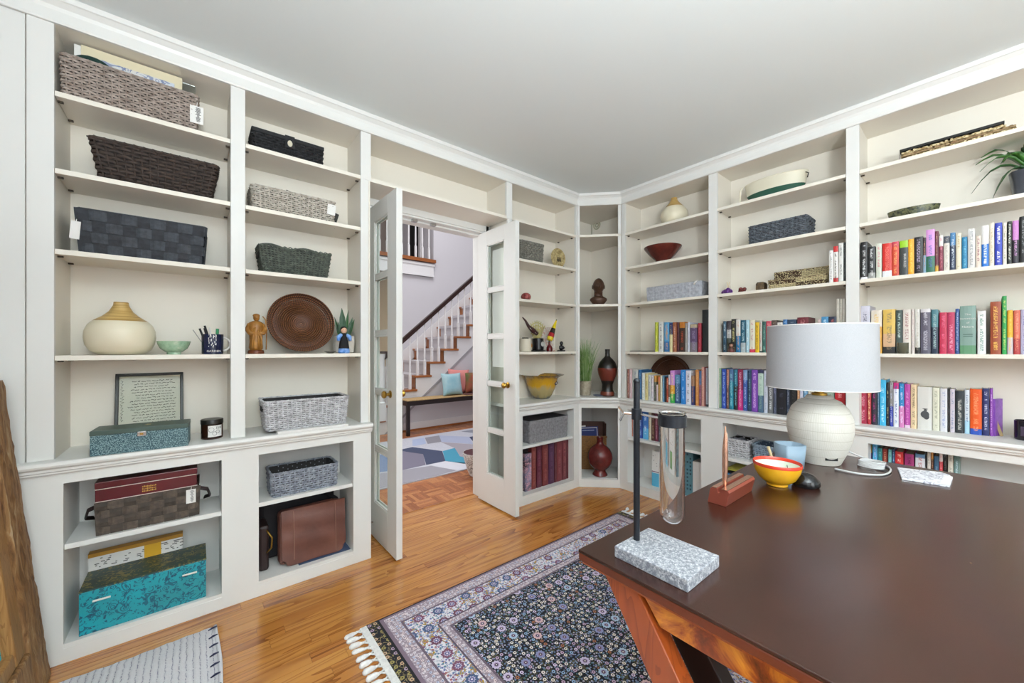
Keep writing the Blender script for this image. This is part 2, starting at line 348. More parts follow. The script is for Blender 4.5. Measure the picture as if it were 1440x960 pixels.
# parquet in the hall: fingers laid in basket-weave blocks
pq = MB(); B = .152; k = 5
for i in range(int(4.3 / B)):
    for j in range(int(3.9 / B)):
        X0, Y0 = .5 + i * B, 2.562 + j * B
        if Y0 > 5.1 and X0 > 1.9: continue
        for q in range(k):
            mi_ = random.randrange(3); d = B / k; hgt = random.uniform(-.0008, 0)
            if (i + j) % 2: pq.box(X0 + .0004, Y0 + q * d + .0004, -.012, X0 + B - .0004, Y0 + (q + 1) * d - .0004, hgt, mi_)
            else: pq.box(X0 + q * d + .0004, Y0 + .0004, -.012, X0 + (q + 1) * d - .0004, Y0 + B - .0004, hgt, mi_)
g = G('parquet_finger_oak'); v = g.voro(g.map(g.pos(), (33, 33, 1)), 1, out='Color', rnd=1); n = g.noise(g.pos(), 60, 3, .6)
PQM_ = g.out(g.mix(g.m('MULTIPLY', n, .35), g.ramp(g.sep(v)[0], [(0, 'a8643a'), (.5, 'bb7646'), (1, 'cc8a58')]), '7a4424'), .38, Coat_Weight=.15)
PQM = [P('parquet_%s' % n_, c_, .38, vary=(70, d_, .2), Coat_Weight=.1) for n_, c_, d_ in (('light', 'c98a58', 'b0703f'), ('mid', 'b97444', '9c5c34'), ('dark', 'a8653a', '8a4e2a'))]
pq.build('parquet_fingers', PQM, fl, w=True, kind='stuff')

# ================================================================= BUILT-IN SHELVING
def sweep(path, prof, name, mat, parent=None, kind=None):
    """closed profile [(outward offset, z)] swept along an open plan path with mitred corners; room side is on the right"""
    n = len(path); nr = []
    for i in range(n):
        def nrm(a, b): dx, dy = b[0] - a[0], b[1] - a[1]; l = hypot(dx, dy); return (dy / l, -dx / l)
        if i == 0: m_ = nrm(path[0], path[1]); k_ = 1
        elif i == n - 1: m_ = nrm(path[-2], path[-1]); k_ = 1
        else:
            a, b = nrm(path[i - 1], path[i]), nrm(path[i], path[i + 1]); m_ = (a[0] + b[0], a[1] + b[1]); l = hypot(*m_); m_ = (m_[0] / l, m_[1] / l); k_ = 1 / (m_[0] * a[0] + m_[1] * a[1])
        nr.append((m_[0] * k_, m_[1] * k_))
    vs = [(path[i][0] + nr[i][0] * o, path[i][1] + nr[i][1] * o, z) for i in range(n) for o, z in prof]; m = len(prof); fs = []
    for i in range(n - 1):
        for j in range(m): a = i * m + j; b = i * m + (j + 1) % m; fs.append((a, b, b + m, a + m))
    fs += [tuple(range(m)), tuple(range((n - 1) * m, n * m))[::-1]]
    o = MB().add(vs, fs).build(name, mat, parent, w=True); 
    if kind: o['kind'] = kind
    return o
UP = [(-.545, NF), (2.480, NF), (2.735, 1.905), (2.735, -2.3)]; UP = [(-.545, NF), (2.478, NF), (2.73, 1.900), (2.73, -2.3)]
DN = [(-.545, 2.138), (.748, 2.138)]; DE = [(1.735, 2.138), (2.473, 2.138), (2.715, 1.906), (2.715, -2.3)]
sweep(UP, [(.0005, 2.345), (.010, 2.345), (.014, 2.352), (.014, 2.362), (.006, 2.366), (.006, 2.392), (.012, 2.404), (.028, 2.418), (.034, 2.420), (.036, 2.432), (.036, 2.4395), (.0005, 2.4395)], 'trim_1', WHITE, kind='structure')
lip = lambda p: [(-.30 if p else -.20, ZC - .022), (.012, ZC - .046), (.016, ZC - .043), (.014, ZC - .036), (.020, ZC - .033), (.020, ZC - .026), (.026, ZC - .022), (.030, ZC - .018), (.032, ZC - .01), (.030, ZC - .003), (.026, ZC), (-.30, ZC)]
def counter(path, poly, label):
    t = T('countertop', label, 'countertop', (path[0][0], path[0][1], ZC))
    MB().prism(poly, ZC - .022, ZC).build('top_board', WHITE, t, w=True)
    prof = [(0, ZC - .05), (.008, ZC - .05), (.012, ZC - .045), (.012, ZC - .040), (.018, ZC - .036), (.018, ZC - .028), (.024, ZC - .022), (.030, ZC - .020), (.033, ZC - .012), (.031, ZC - .004), (.027, ZC), (0, ZC)]
    sweep(path, prof, 'nosing', WHITE, t); return t
counter([(-.545, 2.138), (.750, 2.138)], [(-.545, 2.138), (.750, 2.138), (.750, 2.405), (-.545, 2.405)], 'white moulded countertop left of the French doors')
ce = [(1.735, 2.138), (2.473, 2.138), (2.715, 1.906), (2.715, -2.3)]
counter(ce, ce + [(2.965, -2.3), (2.965, 2.405), (1.735, 2.405)], 'white moulded countertop turning the corner and running behind the desk')
CLIPM = P('shelf_clip_bronze', '4a4036', .5, .5)
def wp(ax, u, d, z):   # wall coordinates: u along the wall, d depth from the wall's front plane
    return (u, NF + d, z) if ax == 'N' else (EF + d, u, z)
def ubox(mb, ax, u0, u1, d0, d1, z0, z1):
    a = wp(ax, u0, d0, z0); b = wp(ax, u1, d1, z1); mb.box(*a, *b); return mb
def upper(ax, u0, u1, zs, label, z0=ZC, stl=None, depth=None, sth=.019):
    """one bay: opening u0..u1; stl = list of (ua, ub) face stiles"""
    D = (NB - NF) if ax == 'N' else (EB - EF)
    t = T('bookcase', label, 'bookcase', wp(ax, (u0 + u1) / 2, 0, z0))
    lo, hi = min(u0, u1), max(u0, u1)
    ubox(MB(), ax, lo - .018, hi + .018, D, D + .012, z0, 2.43).build('back_panel', CASE, t, w=True)
    ubox(MB(), ax, lo, hi, .0, D, ZT, 2.42).build('top_panel', CASE, t, w=True)
    for a, b in ((lo - .018, lo), (hi, hi + .018)): ubox(MB(), ax, a, b, .018, D, z0, 2.43).build('side_panel', CASE, t, w=True)
    for a, b, zz, *zt in stl or []: ubox(MB(), ax, a, b, 0, .02, zz, zt[0] if zt else 2.42).build('stile', WHITE, t, w=True, bevel=.0015)
    for z in zs:
        sh = ubox(MB(), ax, lo + .001, hi - .001, .001, D - .001, z - sth, z).build('shelf', CASE, t, w=True, bevel=.001)
        for ua, sg in ((lo, 1), (hi, -1)):
            for d in (.035, D - .05):
                ubox(MB(), ax, ua + sg * .0015, ua + sg * .016, d, d + .01, z - sth - .006, z - sth).build('shelf_clip', CLIPM, sh, w=True) if z0 == ZC else None
    return t
Z4 = [2.102, 1.818, 1.521, 1.128]
upper('N', -.401, .123, Z4, 'white built-in bookcase at the far left, wicker-filled', stl=[(-.466, -.401, ZC), (.123, .178, ZC)])
upper('N', .178, .700, Z4, 'white built-in bookcase just left of the French doors, round tray inside', stl=[(.700, .755, 2.085), (.700, .742, ZC, 2.085)])
hd = upper('N', .755, 1.721, [], 'empty white built-in shelf bridging above the French doors', z0=2.085)
ubox(MB(), 'N', .742, 1.735, 0.001, NB - NF, 2.082, 2.102).build('shelf', CASE, hd, w=True)
upper('N', 1.773, 2.463, Z4, 'white built-in bookcase right of the French doors, amber bowl at bottom', stl=[(1.721, 1.773, 2.085), (1.735, 1.773, ZC, 2.085), (2.463, 2.479, ZC)])
upper('X', 1.866, 1.198, Z4, 'white built-in bookcase first to the right of the corner', stl=[(1.866, 1.899, ZC), (1.142, 1.198, ZC)])
upper('X', 1.142, .472, Z4, 'white built-in bookcase behind the table lamp', stl=[(.418, .472, ZC)])
upper('X', .418, -.42, Z4, 'white built-in bookcase at the far right of the picture', stl=[(-.475, -.42, ZC)])
upper('X', -.475, -1.3, Z4, 'white built-in bookcase beyond the right picture edge', stl=[(-1.36, -1.3, ZC)])
# left end filler beside the first bay
ef = T('end_panel', 'flat white panel filling the gap left of the first bookcase', 'panel', (-.5, NF, ZC))
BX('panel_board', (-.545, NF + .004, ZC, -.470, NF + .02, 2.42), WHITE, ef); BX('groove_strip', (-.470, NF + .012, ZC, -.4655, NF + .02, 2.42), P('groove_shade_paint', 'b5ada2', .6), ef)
BX('return_board', (-.54, NF + .02, ZC, -.42, 2.41, 2.42), WHITE, ef)
# diagonal corner unit
dg = T('bookcase', 'narrow white corner bookcase set diagonally, bust and grass inside', 'bookcase', (2.6, 2.03, ZC))
A, Bq = Vector((2.480, 2.158)), Vector((2.728, 1.902)); dv = (Bq - A).normalized(); nv = Vector((dv.y, -dv.x)) * -1
def dprism(mb, s0, s1, d0, d1, z0, z1, A=A):
    p = [A + dv * s0 + nv * d0, A + dv * s1 + nv * d0, A + dv * s1 + nv * d1, A + dv * s0 + nv * d1]; mb.prism([tuple(q) for q in p], z0, z1); return mb
LD = (Bq - A).length
for a, b in ((0, .018), (LD - .024, LD)): dprism(MB(), a, b, 0, .02, ZC, 2.42).build('stile', WHITE, dg, w=True)
cpoly = [tuple(A), tuple(Bq), (2.96, 1.89), (2.96, 2.40), (2.475, 2.40)]
for z in (2.105, 1.523): MB().prism(cpoly, z - .019, z).build('shelf', CASE, dg, w=True)
MB().prism(cpoly, ZT, 2.42).build('top_panel', CASE, dg, w=True)
BX('back_panel', (2.48, 2.40, ZC, 2.97, 2.412, 2.43), CASE, dg); BX('back_panel', (2.96, 1.885, ZC, 2.972, 2.40, 2.43), CASE, dg)

# ---- base cabinets (face frames at 2.138 / 2.715)
def base(ax, u0, u1, op, label, shelf=.43, extra=None):
    F = 2.138 if ax == 'N' else 2.715; back = NB + .005 if ax == 'N' else EB + .005; D = back - F
    def bb(mb, a, b, d0, d1, z0, z1):
        if ax == 'N': mb.box(a, F + d0, z0, b, F + d1, z1)
        else: mb.box(F + d0, a, z0, F + d1, b, z1)
        return mb
    lo, hi = min(u0, u1), max(u0, u1); oa, ob = min(op), max(op)
    t = T('base_cabinet', label, 'cabinet', ((lo + hi) / 2, F, 0) if ax == 'N' else (F, (lo + hi) / 2, 0))
    bb(MB(), lo, oa, 0, .02, 0, ZC - .023).build('stile', WHITE, t, w=True); bb(MB(), ob, hi, 0, .02, 0, ZC - .023).build('stile', WHITE, t, w=True)
    bb(MB(), oa, ob, 0, .02, .659, ZC - .023).build('rail', WHITE, t, w=True); bb(MB(), oa, ob, 0, .02, 0, .052).build('rail', WHITE, t, w=True)
    bb(MB(), oa - .02, ob + .02, .0205 if 0 else .002, D - .01, .052, .068).build('bottom_panel', WHITE, t, w=True)
    bb(MB(), oa - .02, ob + .02, D - .012, D, .0, ZC - .023).build('back_panel', WHITE, t, w=True)
    for a, b in ((oa - .018, oa), (ob, ob + .018)): bb(MB(), a, b, .02, D - .012, .0, ZC - .023).build('side_panel', WHITE, t, w=True)
    if shelf: bb(MB(), oa + .001, ob - .001, .012, D - .013, shelf - .019, shelf).build('shelf', WHITE, t, w=True)
    return t
b1 = base('N', -.545, .158, (-.375, .090), 'white base cabinet at the left holding the teal trunk')
b2 = base('N', .158, .748, (.228, .654), 'white base cabinet left of the French doors holding the leather bag')
BX('end_panel', (.7385, 2.158, 0, .748, 2.405, .724), WHITE, b2)
b3 = base('N', 1.735, 2.473, (1.853, 2.412), 'white base cabinet right of the French doors holding maroon volumes')
base('X', 1.906, 1.170, (1.831, 1.242), 'white base cabinet right of the corner behind the glass tube vase')
base('X', 1.170, .46, (1.100, .53), 'white base cabinet behind the lamp holding the grey baskets')
base('X', .46, -.50, (.381, -.42), 'white base cabinet at the right holding a row of books')
base('X', -.50, -1.4, (-.56, -1.3), 'white base cabinet beyond the right picture edge')
db = T('base_cabinet', 'white diagonal corner base cabinet holding the red vase', 'cabinet', (2.6, 2.02, 0))
A2, B2 = Vector((2.473, 2.138)), Vector((2.715, 1.906)); dv2 = (B2 - A2).normalized()
dv, nv = dv2, Vector((dv2.y, -dv2.x)) * -1; L2 = (B2 - A2).length
for a, b, z0, z1, nm in ((0, .022, 0, .724, 'stile'), (L2 - .014, L2, 0, .724, 'stile'), (.022, L2 - .014, .659, .724, 'rail'), (.022, L2 - .014, 0, .066, 'rail')): dprism(MB(), a, b, 0, .02, z0, z1, A2).build(nm, WHITE, db, w=True)
cp2 = [(2.50, 2.16), (2.73, 1.93), (2.96, 1.89), (2.96, 2.40), (2.475, 2.40)]
MB().prism(cp2, .05, .068).build('bottom_panel', WHITE, db, w=True)
BX('back_panel', (2.48, 2.395, 0, 2.96, 2.405, .724), WHITE, db); BX('back_panel', (2.96, 1.9, 0, 2.966, 2.40, .724), WHITE, db)
BX('side_panel', (2.455, 2.16, 0, 2.473, 2.395, .724), WHITE, db); BX('side_panel', (2.74, 1.89, 0, 2.96, 1.902, .724), WHITE, db)

# ================================================================= FRENCH DOORS
dj = MB()
for a, b in ((.795, .829), (1.708, 1.742)): dj.box(a, 2.41, 0, b, 2.575, 2.06)
dj.box(.795, 2.41, 2.028, 1.742, 2.575, 2.062)
dj.box(.750, 2.398, 0, .812, 2.42, 2.10).box(1.712, 2.398, 0, 1.735, 2.42, 2.10).box(.750, 2.398, 2.04, 1.735, 2.42, 2.082)
dj.box(.80, 2.46, 2.016, 1.74, 2.49, 2.03)
jt = dj.build('trim_2', WHITE); tag(jt, kind='structure')
for x in (1.13, 1.27): BX('ball_catch', (x, 2.43, 2.010, x + .035, 2.458, 2.029), STEEL, jt)
BX('side_return', (.742, 2.158, 0, .750, 2.40, 2.082), CASE, jt)
def french(n, x0, x1, kx, lab):
    y0, y1, zt, zb = 2.002, 2.448, 2.022, .012; th = x1 - x0; ya, yb = 2.128, 2.336
    d = T('door_%d' % n, None, None, ((x0 + x1) / 2, y1, 0), kind='structure')
    BX('stile', (x0, y0, zb, x1, ya, zt), WHITE, d, bevel=.002); BX('stile', (x0, yb, zb, x1, y1, zt), WHITE, d, bevel=.002)
    BX('rail', (x0, ya, zb, x1, yb, .228), WHITE, d); BX('rail', (x0, ya, 1.918, x1, yb, zt), WHITE, d)
    for z in (.555, .898, 1.243, 1.582): BX('muntin', (x0 + .004, ya, z - .012, x1 - .004, yb, z + .012), WHITE, d, bevel=.003)
    zs = [.228, .543, .567, .886, .910, 1.231, 1.255, 1.570, 1.594, 1.918]
    for i in range(5):
        BX('glass_pane', ((x0 + x1) / 2 - .0015, ya, zs[2 * i], (x0 + x1) / 2 + .0015, yb, zs[2 * i + 1]), PANE, d)
    bd = MB()
    for xx in (x0, x1):
        s = -1 if xx == x0 else 1
        for i in range(5):
            a, b = zs[2 * i], zs[2 * i + 1]; xa, xb = xx - s * .004, xx - s * .012
            bd.box(xa, ya, a, xb, ya + .008, b).box(xa, yb - .008, a, xb, yb, b).box(xa, ya, a, xb, yb, a + .008).box(xa, ya, b - .008, xb, yb, b)
    bd.build('glazing_bead', WHITE, d, w=True)
    for s, xx in ((-1, x0), (1, x1)):
        M = Matrix.Translation((xx, 2.083, .900)) @ Matrix.Rotation(rad(90 * s), 4, 'Y')
        MB().lathe([(.021, 0), (.021, .004), (.009, .006), (.008, .022), (.018, .028), (.021, .038), (.016, .046), (0, .048)], n=20, M=M).build('door_knob', BRASS, d, w=True, smooth='auto', label='brass knob')
    for z in (.25, 1.05, 1.85):
        MB().tube([(kx, 2.452, z), (kx, 2.452, z + .09)], .006).build('hinge', WHITE, d, w=True)
    return d
dl = french(1, .836, .871, .829, '')
dr = french(2, 1.671, 1.706, 1.708, '')
MB().tube([(.836, 2.35, .10), (.80, 2.37, .10), (.765, 2.39, .10)], .004).build('door_stop', STEEL, dl, w=True)
# threshold
BX('trim_3', (.829, 2.555, -.003, 1.708, 2.566, .002), OAK, None); tag(bpy.data.objects['trim_3'], kind='structure')

# ================================================================= BASKETS
def rrect(w, d, n, r=.012):
    """n points round a rounded rectangle w x d centred on 0, with outward normals"""
    hw, hd = w / 2, d / 2; r = min(r, hw * .4, hd * .4); L = [w - 2 * r, pi * r / 2, d - 2 * r, pi * r / 2] * 2; tot = sum(L); out = []
    for i in range(n):
        s = tot * i / n; k = 0
        while s > L[k]: s -= L[k]; k += 1
        q = k // 2; c = [(hw - r, -hd + r), (hw - r, hd - r), (-hw + r, hd - r), (-hw + r, -hd + r)]
        dirs = [(1, 0), (0, 1), (-1, 0), (0, -1)]; nn = [(0, -1), (1, 0), (0, 1), (-1, 0)]
        if k % 2 == 0:
            st = [(-hw + r, -hd), (hw, -hd + r), (hw - r, hd), (-hw, hd - r)][q]; out.append((st[0] + dirs[q][0] * s, st[1] + dirs[q][1] * s, *nn[q]))
        else:
            a = -pi / 2 + q * pi / 2 + s / r; out.append((c[q][0] + r * cos(a), c[q][1] + r * sin(a), cos(a), sin(a)))
    return out, tot
def basket(name, label, ax, ua, ub, front, z, h, depth, mat, taper=.94, rows=14, pitch=.022, style='wicker', group=None, liner=None, rim=True, wavy=0, lean=0, cat='basket', open_top=True, handles=None, mat2=None):
    """ua..ub: left/right of the rim seen from the room; front: world plane of the rim's front edge"""
    wd = abs(ub - ua); um = (ua + ub) / 2
    loc = (um, front + depth / 2, z) if ax == 'N' else (front + depth / 2, um, z)
    t = T(name, label, cat, loc, 0 if ax == 'N' else -90, group)
    mb = MB(); vs = []; fs = []
    _, per = rrect(wd, depth, 8); cols = max(8, int(per / pitch) // 2 * 2); sp = 4; N = cols * sp; rh = h / rows
    hstep = lambda q: taper + (1 - taper) * q
    for r in range(rows):
        zc = (r + .5) * rh; sc = hstep((r + .5) / rows); pts, _ = rrect(wd * sc, depth - (wd - wd * sc) * .6, N); b0 = len(vs)
        for i, (x, y, nx, ny) in enumerate(pts):
            ph = pi * i / sp + (pi if r % 2 else 0)
            if style == 'strap': o = max(-1, min(1, 2.2 * cos(ph))) * .0026; th, hh = .0012, rh * .455
            else: o = cos(ph) * min(rh * .42, .0034); th, hh = rh * .34, rh * .40
            zz = zc + (wavy * sin(x * 40) * ((r + 1) / rows) ** 3 if wavy else 0) + random.uniform(-1, 1) * rh * .04 * (style != 'strap')
            for a, b in ((o + th, 0), (o + th * .5, hh), (o - th, hh * .6), (o - th, -hh * .6), (o + th * .5, -hh)) if style != 'strap' else ((o + th, hh), (o - th, hh), (o - th, -hh), (o + th, -hh)):
                vs.append((x + nx * a, y + ny * a, max(.0008, zz + b)))
        m = 4 if style == 'strap' else 5
        for i in range(N):
            j = (i + 1) % N
            for k_ in range(m): fs.append((b0 + i * m + k_, b0 + i * m + (k_ + 1) % m, b0 + j * m + (k_ + 1) % m, b0 + j * m + k_))
    mb.add(vs, fs)
    st = MB(); ptb, _ = rrect(wd * taper, depth - (wd - wd * taper) * .6, cols); ptt, _ = rrect(wd, depth, cols)
    for i in range(cols):
        a, b = ptb[i], ptt[i]
        if style == 'strap':
            segs = []; 
            for r in range(rows * 2 + 1):
                q = r / (rows * 2); o = 0 if r % 2 == 0 else (-.0026 if ((i + (r // 2)) % 2 == 0) else .0026); segs.append((a[0] + (b[0] - a[0]) * q + a[2] * o, a[1] + (b[1] - a[1]) * q + a[3] * o, q * h * .998 + .0005))
            hwid = pitch * .44; tx, ty = -a[3], a[2]; vv = []; ff = []
            for p in segs:
                for u, n_ in ((-hwid, -.0012), (hwid, -.0012), (hwid, .0012), (-hwid, .0012)): vv.append((p[0] + tx * u + a[2] * n_, p[1] + ty * u + a[3] * n_, p[2]))
            for r in range(len(segs) - 1):
                for k_ in range(4): ff.append((r * 4 + k_, r * 4 + (k_ + 1) % 4, r * 4 + 4 + (k_ + 1) % 4, r * 4 + 4 + k_))
            st.add(vv, ff)
        else: st.tube([(a[0], a[1], .001), (b[0], b[1], h)], rh * .28, 5)
    mb.build('weave', mat, t, smooth='auto' if style != 'strap' else False, kind='stuff'); st.build('stakes', mat2 or mat, t, kind='stuff', smooth=style != 'strap')
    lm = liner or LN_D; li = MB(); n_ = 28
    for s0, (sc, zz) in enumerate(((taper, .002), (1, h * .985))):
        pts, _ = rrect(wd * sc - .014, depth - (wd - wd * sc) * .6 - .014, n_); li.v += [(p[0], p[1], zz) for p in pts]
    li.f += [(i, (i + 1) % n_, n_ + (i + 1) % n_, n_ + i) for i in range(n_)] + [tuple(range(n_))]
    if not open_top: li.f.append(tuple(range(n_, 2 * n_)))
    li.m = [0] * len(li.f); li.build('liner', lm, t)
    if rim:
        pts, _ = rrect(wd + .002, depth + .002, 80, .015); rr = rh * .5 if style != 'strap' else .004; ri = MB()
        ri.tube([(p[0], p[1], h + (wavy * sin(p[0] * 40) if wavy else 0)) for p in pts], rr * .8, 6, closed=True)
        if style == 'wicker':
            pts, _ = rrect(wd + .004, depth + .004, 160, .015); ri.tube([(p[0] + p[2] * sin(i * 1.57) * rr * .6, p[1] + p[3] * sin(i * 1.57) * rr * .6, h + cos(i * 1.57) * rr * .6) for i, p in enumerate(pts)], rr * .5, 5, closed=True)
        ri.build('rim', mat, t, smooth=True)
    if handles:
        for s in (-1, 1):
            hb = MB(); hb.box(s * (wd / 2 - .004), -.035, h * .62, s * (wd / 2 + .003), .035, h * .62 + .024); hb.build('handle_slot', handles, t)
    return t
def hangtag(t, x, y, z, w, h, ink=True, tilt=0, name='paper_tag', rows=5):
    M = Matrix.Translation((x, y, z)) @ Matrix.Rotation(rad(tilt), 4, 'Y')
    o = MB().box(-w / 2, -.001, -h, w / 2, 0, 0, M=M).build(name, CARD, t, label='white paper tag')
    MB().tube([M @ Vector((0, -.0005, -.004)), M @ Vector((.002, .006, .02))], .0012, 5).build('tag_string', CARD, t)
    if ink:
        mb = MB(); random.seed(3)
        for i in range(rows * 3):
            a = -h * .88 + h * .76 * i / (rows * 3 - 1); u = random.uniform(.05, .2) * w; mb.box(-u + w * .08, -.0016, a, u + w * .14, -.001, a + h * .028, M=M)
        mb.build('printed_lettering', INK, o)
    return o
TAUP = strands('taupe_wicker', '8a7c72', 'b0a298'); DKBR = strands('dark_brown_wicker', '2b211c', '463831'); CHAR = strands('charcoal_strap', '33363c', '454950', .75)
BLKR = strands('black_paper_rope', '121214', '2a2a2d', .8); BEIG = strands('beige_wicker', '9d9488', 'cdc6ba'); GRGR = strands('grey_green_rope', '454a44', '646b60', .8)
LTGR = strands('light_grey_wicker', 'a8a6a8', 'dcdbde'); MDGR = strands('mid_grey_wicker', '6f7480', 'a4a9b3'); BRST = strands('brown_strap', '4a4039', '625549', .7)
GSTR = strands('grey_strap', '777578', '908e92', .7); SSTR = strands('silver_grey_strap', 'a3a5ad', 'bfc1c8', .7); DGW = strands('dark_grey_wicker', '3f444b', '6a7078'); TPW = strands('taupe_grey_rope', '6a6860', '8a877c', .8)
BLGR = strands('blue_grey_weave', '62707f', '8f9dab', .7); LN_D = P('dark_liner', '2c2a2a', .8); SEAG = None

# ---- first bay
t = basket('wicker_basket', 'taupe wicker basket crammed with papers on the top left shelf', 'N', -.390, .008, 2.172, 2.102, .152, .205, TAUP, taper=.97, rows=15, pitch=.020, liner=LN_D)
hangtag(t, .195, -.106, .105, .045, .075)
def leaf_box(name, label, cat, b, mat, rot=0, extra=None, group=None):
    c = ((b[0] + b[3]) / 2, (b[1] + b[4]) / 2, b[2]); t = T(name, label, cat, c, rot, group)
    hwx, hwy, hz = (b[3] - b[0]) / 2, (b[4] - b[1]) / 2, b[5] - b[2]; MB().box(-hwx, -hwy, 0, hwx, hwy, hz).build('body', mat, t, bevel=.0015); return t
def sheet(name, label, cat, M, w, h, th, mat, mats=None):
    t = T(name, label, cat, M.to_translation()); t.matrix_world = M
    t.location = M.to_translation(); t.rotation_euler = M.to_euler()
    MB().box(0, -th / 2, 0, w, th / 2, h).build('sheet_body', mat, t, bevel=min(th * .2, .001)); return t
tx = lambda x, y, z, rx=0, ry=0, rz=0: Matrix.Translation((x, y, z)) @ Matrix.Rotation(rad(rz), 4, 'Z') @ Matrix.Rotation(rad(ry), 4, 'Y') @ Matrix.Rotation(rad(rx), 4, 'X')
sheet('file_folder', 'cream folder standing in the top left wicker basket', 'folder', tx(-.345, 2.222, 2.112, -2, 0), .30, .226, .008, P('cream_card', 'ddd3b4', .7))
sheet('booklet', 'white booklet with printed pictures in the top left wicker basket', 'booklet', tx(-.29, 2.198, 2.112, -2, 0), .22, .178, .006, brocade('printed_picture_page', 'c8d0dc', 'd8d4cc', '7a86a8', 40))
sheet('binder', 'white binder edge behind the cream folder in the top basket', 'binder', tx(-.365, 2.240, 2.112, -1, 0), .28, .226, .012, CARD)
sheet('plastic_sleeve', 'clear plastic sleeve sticking up from the top left basket', 'sleeve', tx(-.20, 2.262, 2.112, -1, 0), .20, .230, .002, thin_glass('sleeve_plastic', 'd8dcd8', .1, .1))
t = T('cloth_pouch', 'dark green pouch bulging over the rim of the top left basket', 'pouch', (-.31, 2.196, 2.22)); MB().ball((0, 0, .02), (.06, .012, .048), 20, 12).build('pouch_body', P('green_cloth', '14352e', .8), t, smooth=True)
t = T('paper_roll', 'orange paper roll at the right end of the top left basket', 'roll', (-.020, 2.222, 2.112)); MB().tube([(0, 0, 0), (0, 0, .165)], .013, 14).build('roll_body', P('orange_paper', 'c8691e', .6), t, smooth='auto')
basket('trough_basket', 'dark brown flared wicker trough on the second shelf, far left', 'N', -.318, .078, 2.19, 1.818, .158, .17, DKBR, taper=.86, rows=11, pitch=.026, liner=LN_D)
t = basket('strap_basket', 'charcoal woven-strap box with a white hang tag, far left bay', 'N', -.352, .038, 2.195, 1.521, .172, .19, CHAR, taper=.94, rows=4, pitch=.043, style='strap', liner=LN_D, mat2=strands('charcoal_strap_dark', '24262b', '30333a', .75))
hangtag(t, -.195, -.100, .118, .026, .068, ink=False, tilt=4)
MB().tube([(-.192, -.098, .115), (-.194, -.092, .17), (-.19, -.08, .178)], .002, 5).build('leather_loop', BLACK, t)
t = T('vase', 'wide cream vase with a golden bamboo cone top, far left bay', 'vase', (-.238, 2.262, 1.128))
MB().lathe([(.045, 0), (.066, .002), (.090, .018), (.103, .042), (.107, .070), (.105, .098), (.096, .122), (.088, .132), (.080, .140), (.055, .158), (.036, .178), (.024, .203), (.022, .217), (.018, .217), (.018, .20), (0, .19)], n=48).build('body', BAMB, t, smooth='auto')
t = T('bowl', 'small celadon green footed bowl beside the cream vase', 'bowl', (-.073, 2.25, 1.128))
MB().lathe([(.024, 0), (.024, .010), (.030, .012), (.046, .026), (.054, .044), (.057, .058), (.054, .058), (.050, .044), (.04, .028), (0, .018)], n=40).build('body', CELA, t, smooth='auto')
NAVYG = P('navy_glaze', '111a3c', .2)
t = T('mug', 'navy mug with white lettering holding pens, far left bay', 'mug', (.060, 2.215, 1.128))
MB().lathe([(.035, 0), (.039, .003), (.040, .09), (.037, .09), (.036, .008), (0, .008)], n=36).build('body', NAVYG, t, smooth='auto')
MB().tube([(.038 + .026 * sin(a * pi / 10), 0, .046 + .030 * cos(a * pi / 10)) for a in range(11)], .005, 8).build('handle', P('white_glaze', 'e6e2da', .2), t, smooth=True)
for i, ch in enumerate('GARDEN'):
    a = rad(-90 - 26 + i * 12.5); M = Matrix.Translation((.0402 * cos(a), .0402 * sin(a), .014)) @ Matrix.Rotation(a + pi / 2, 4, 'Z') @ Matrix.Rotation(pi / 2, 4, 'X'); text(ch, .013, CARD, t, M, 'printed_letter')
mb = MB(); random.seed(5)
for i in range(26):
    a = rad(-90 + random.uniform(-22, 18)); zz = random.uniform(.03, .086); r = .0403; mb.box(-.0012, 0, 0, .0012, .0006, random.uniform(.004, .012), M=Matrix.Translation((r * cos(a), r * sin(a), zz)) @ Matrix.Rotation(a + pi / 2, 4, 'Z'))
mb.build('printed_picture', CARD, t)
for i, (dx, dz, tlt, col, r) in enumerate(((-.022, .125, -28, '141414', .004), (-.010, .12, -20, '1c1c24', .0035), (.004, .135, -22, '18181a', .004), (.012, .12, -14, 'dcdcd8', .003), (.026, .112, 4, '2f8a5a', .006), (-.026, .14, -42, '9a948c', .0016))):
    p = T('pen', ['fat black marker leaning left in the navy mug', 'dark slim pen behind the markers in the navy mug', 'tallest black marker in the navy mug', 'white pen in the navy mug', 'green capped pen at the right of the navy mug', 'thin grey stick leaning furthest left from the navy mug'][i], 'pen', (.060 + dx * .5, 2.215 + .008 * (i % 3 - 1), 1.138))
    L = dz; a = rad(tlt); MB().tube([(0, 0, 0), (L * sin(a) * .6, 0, L * cos(a) * .95)], r, 8).build('barrel', P('pen_%s' % ['black', 'ink', 'jet', 'white', 'green', 'grey'][i], col, .35), p, smooth='auto')
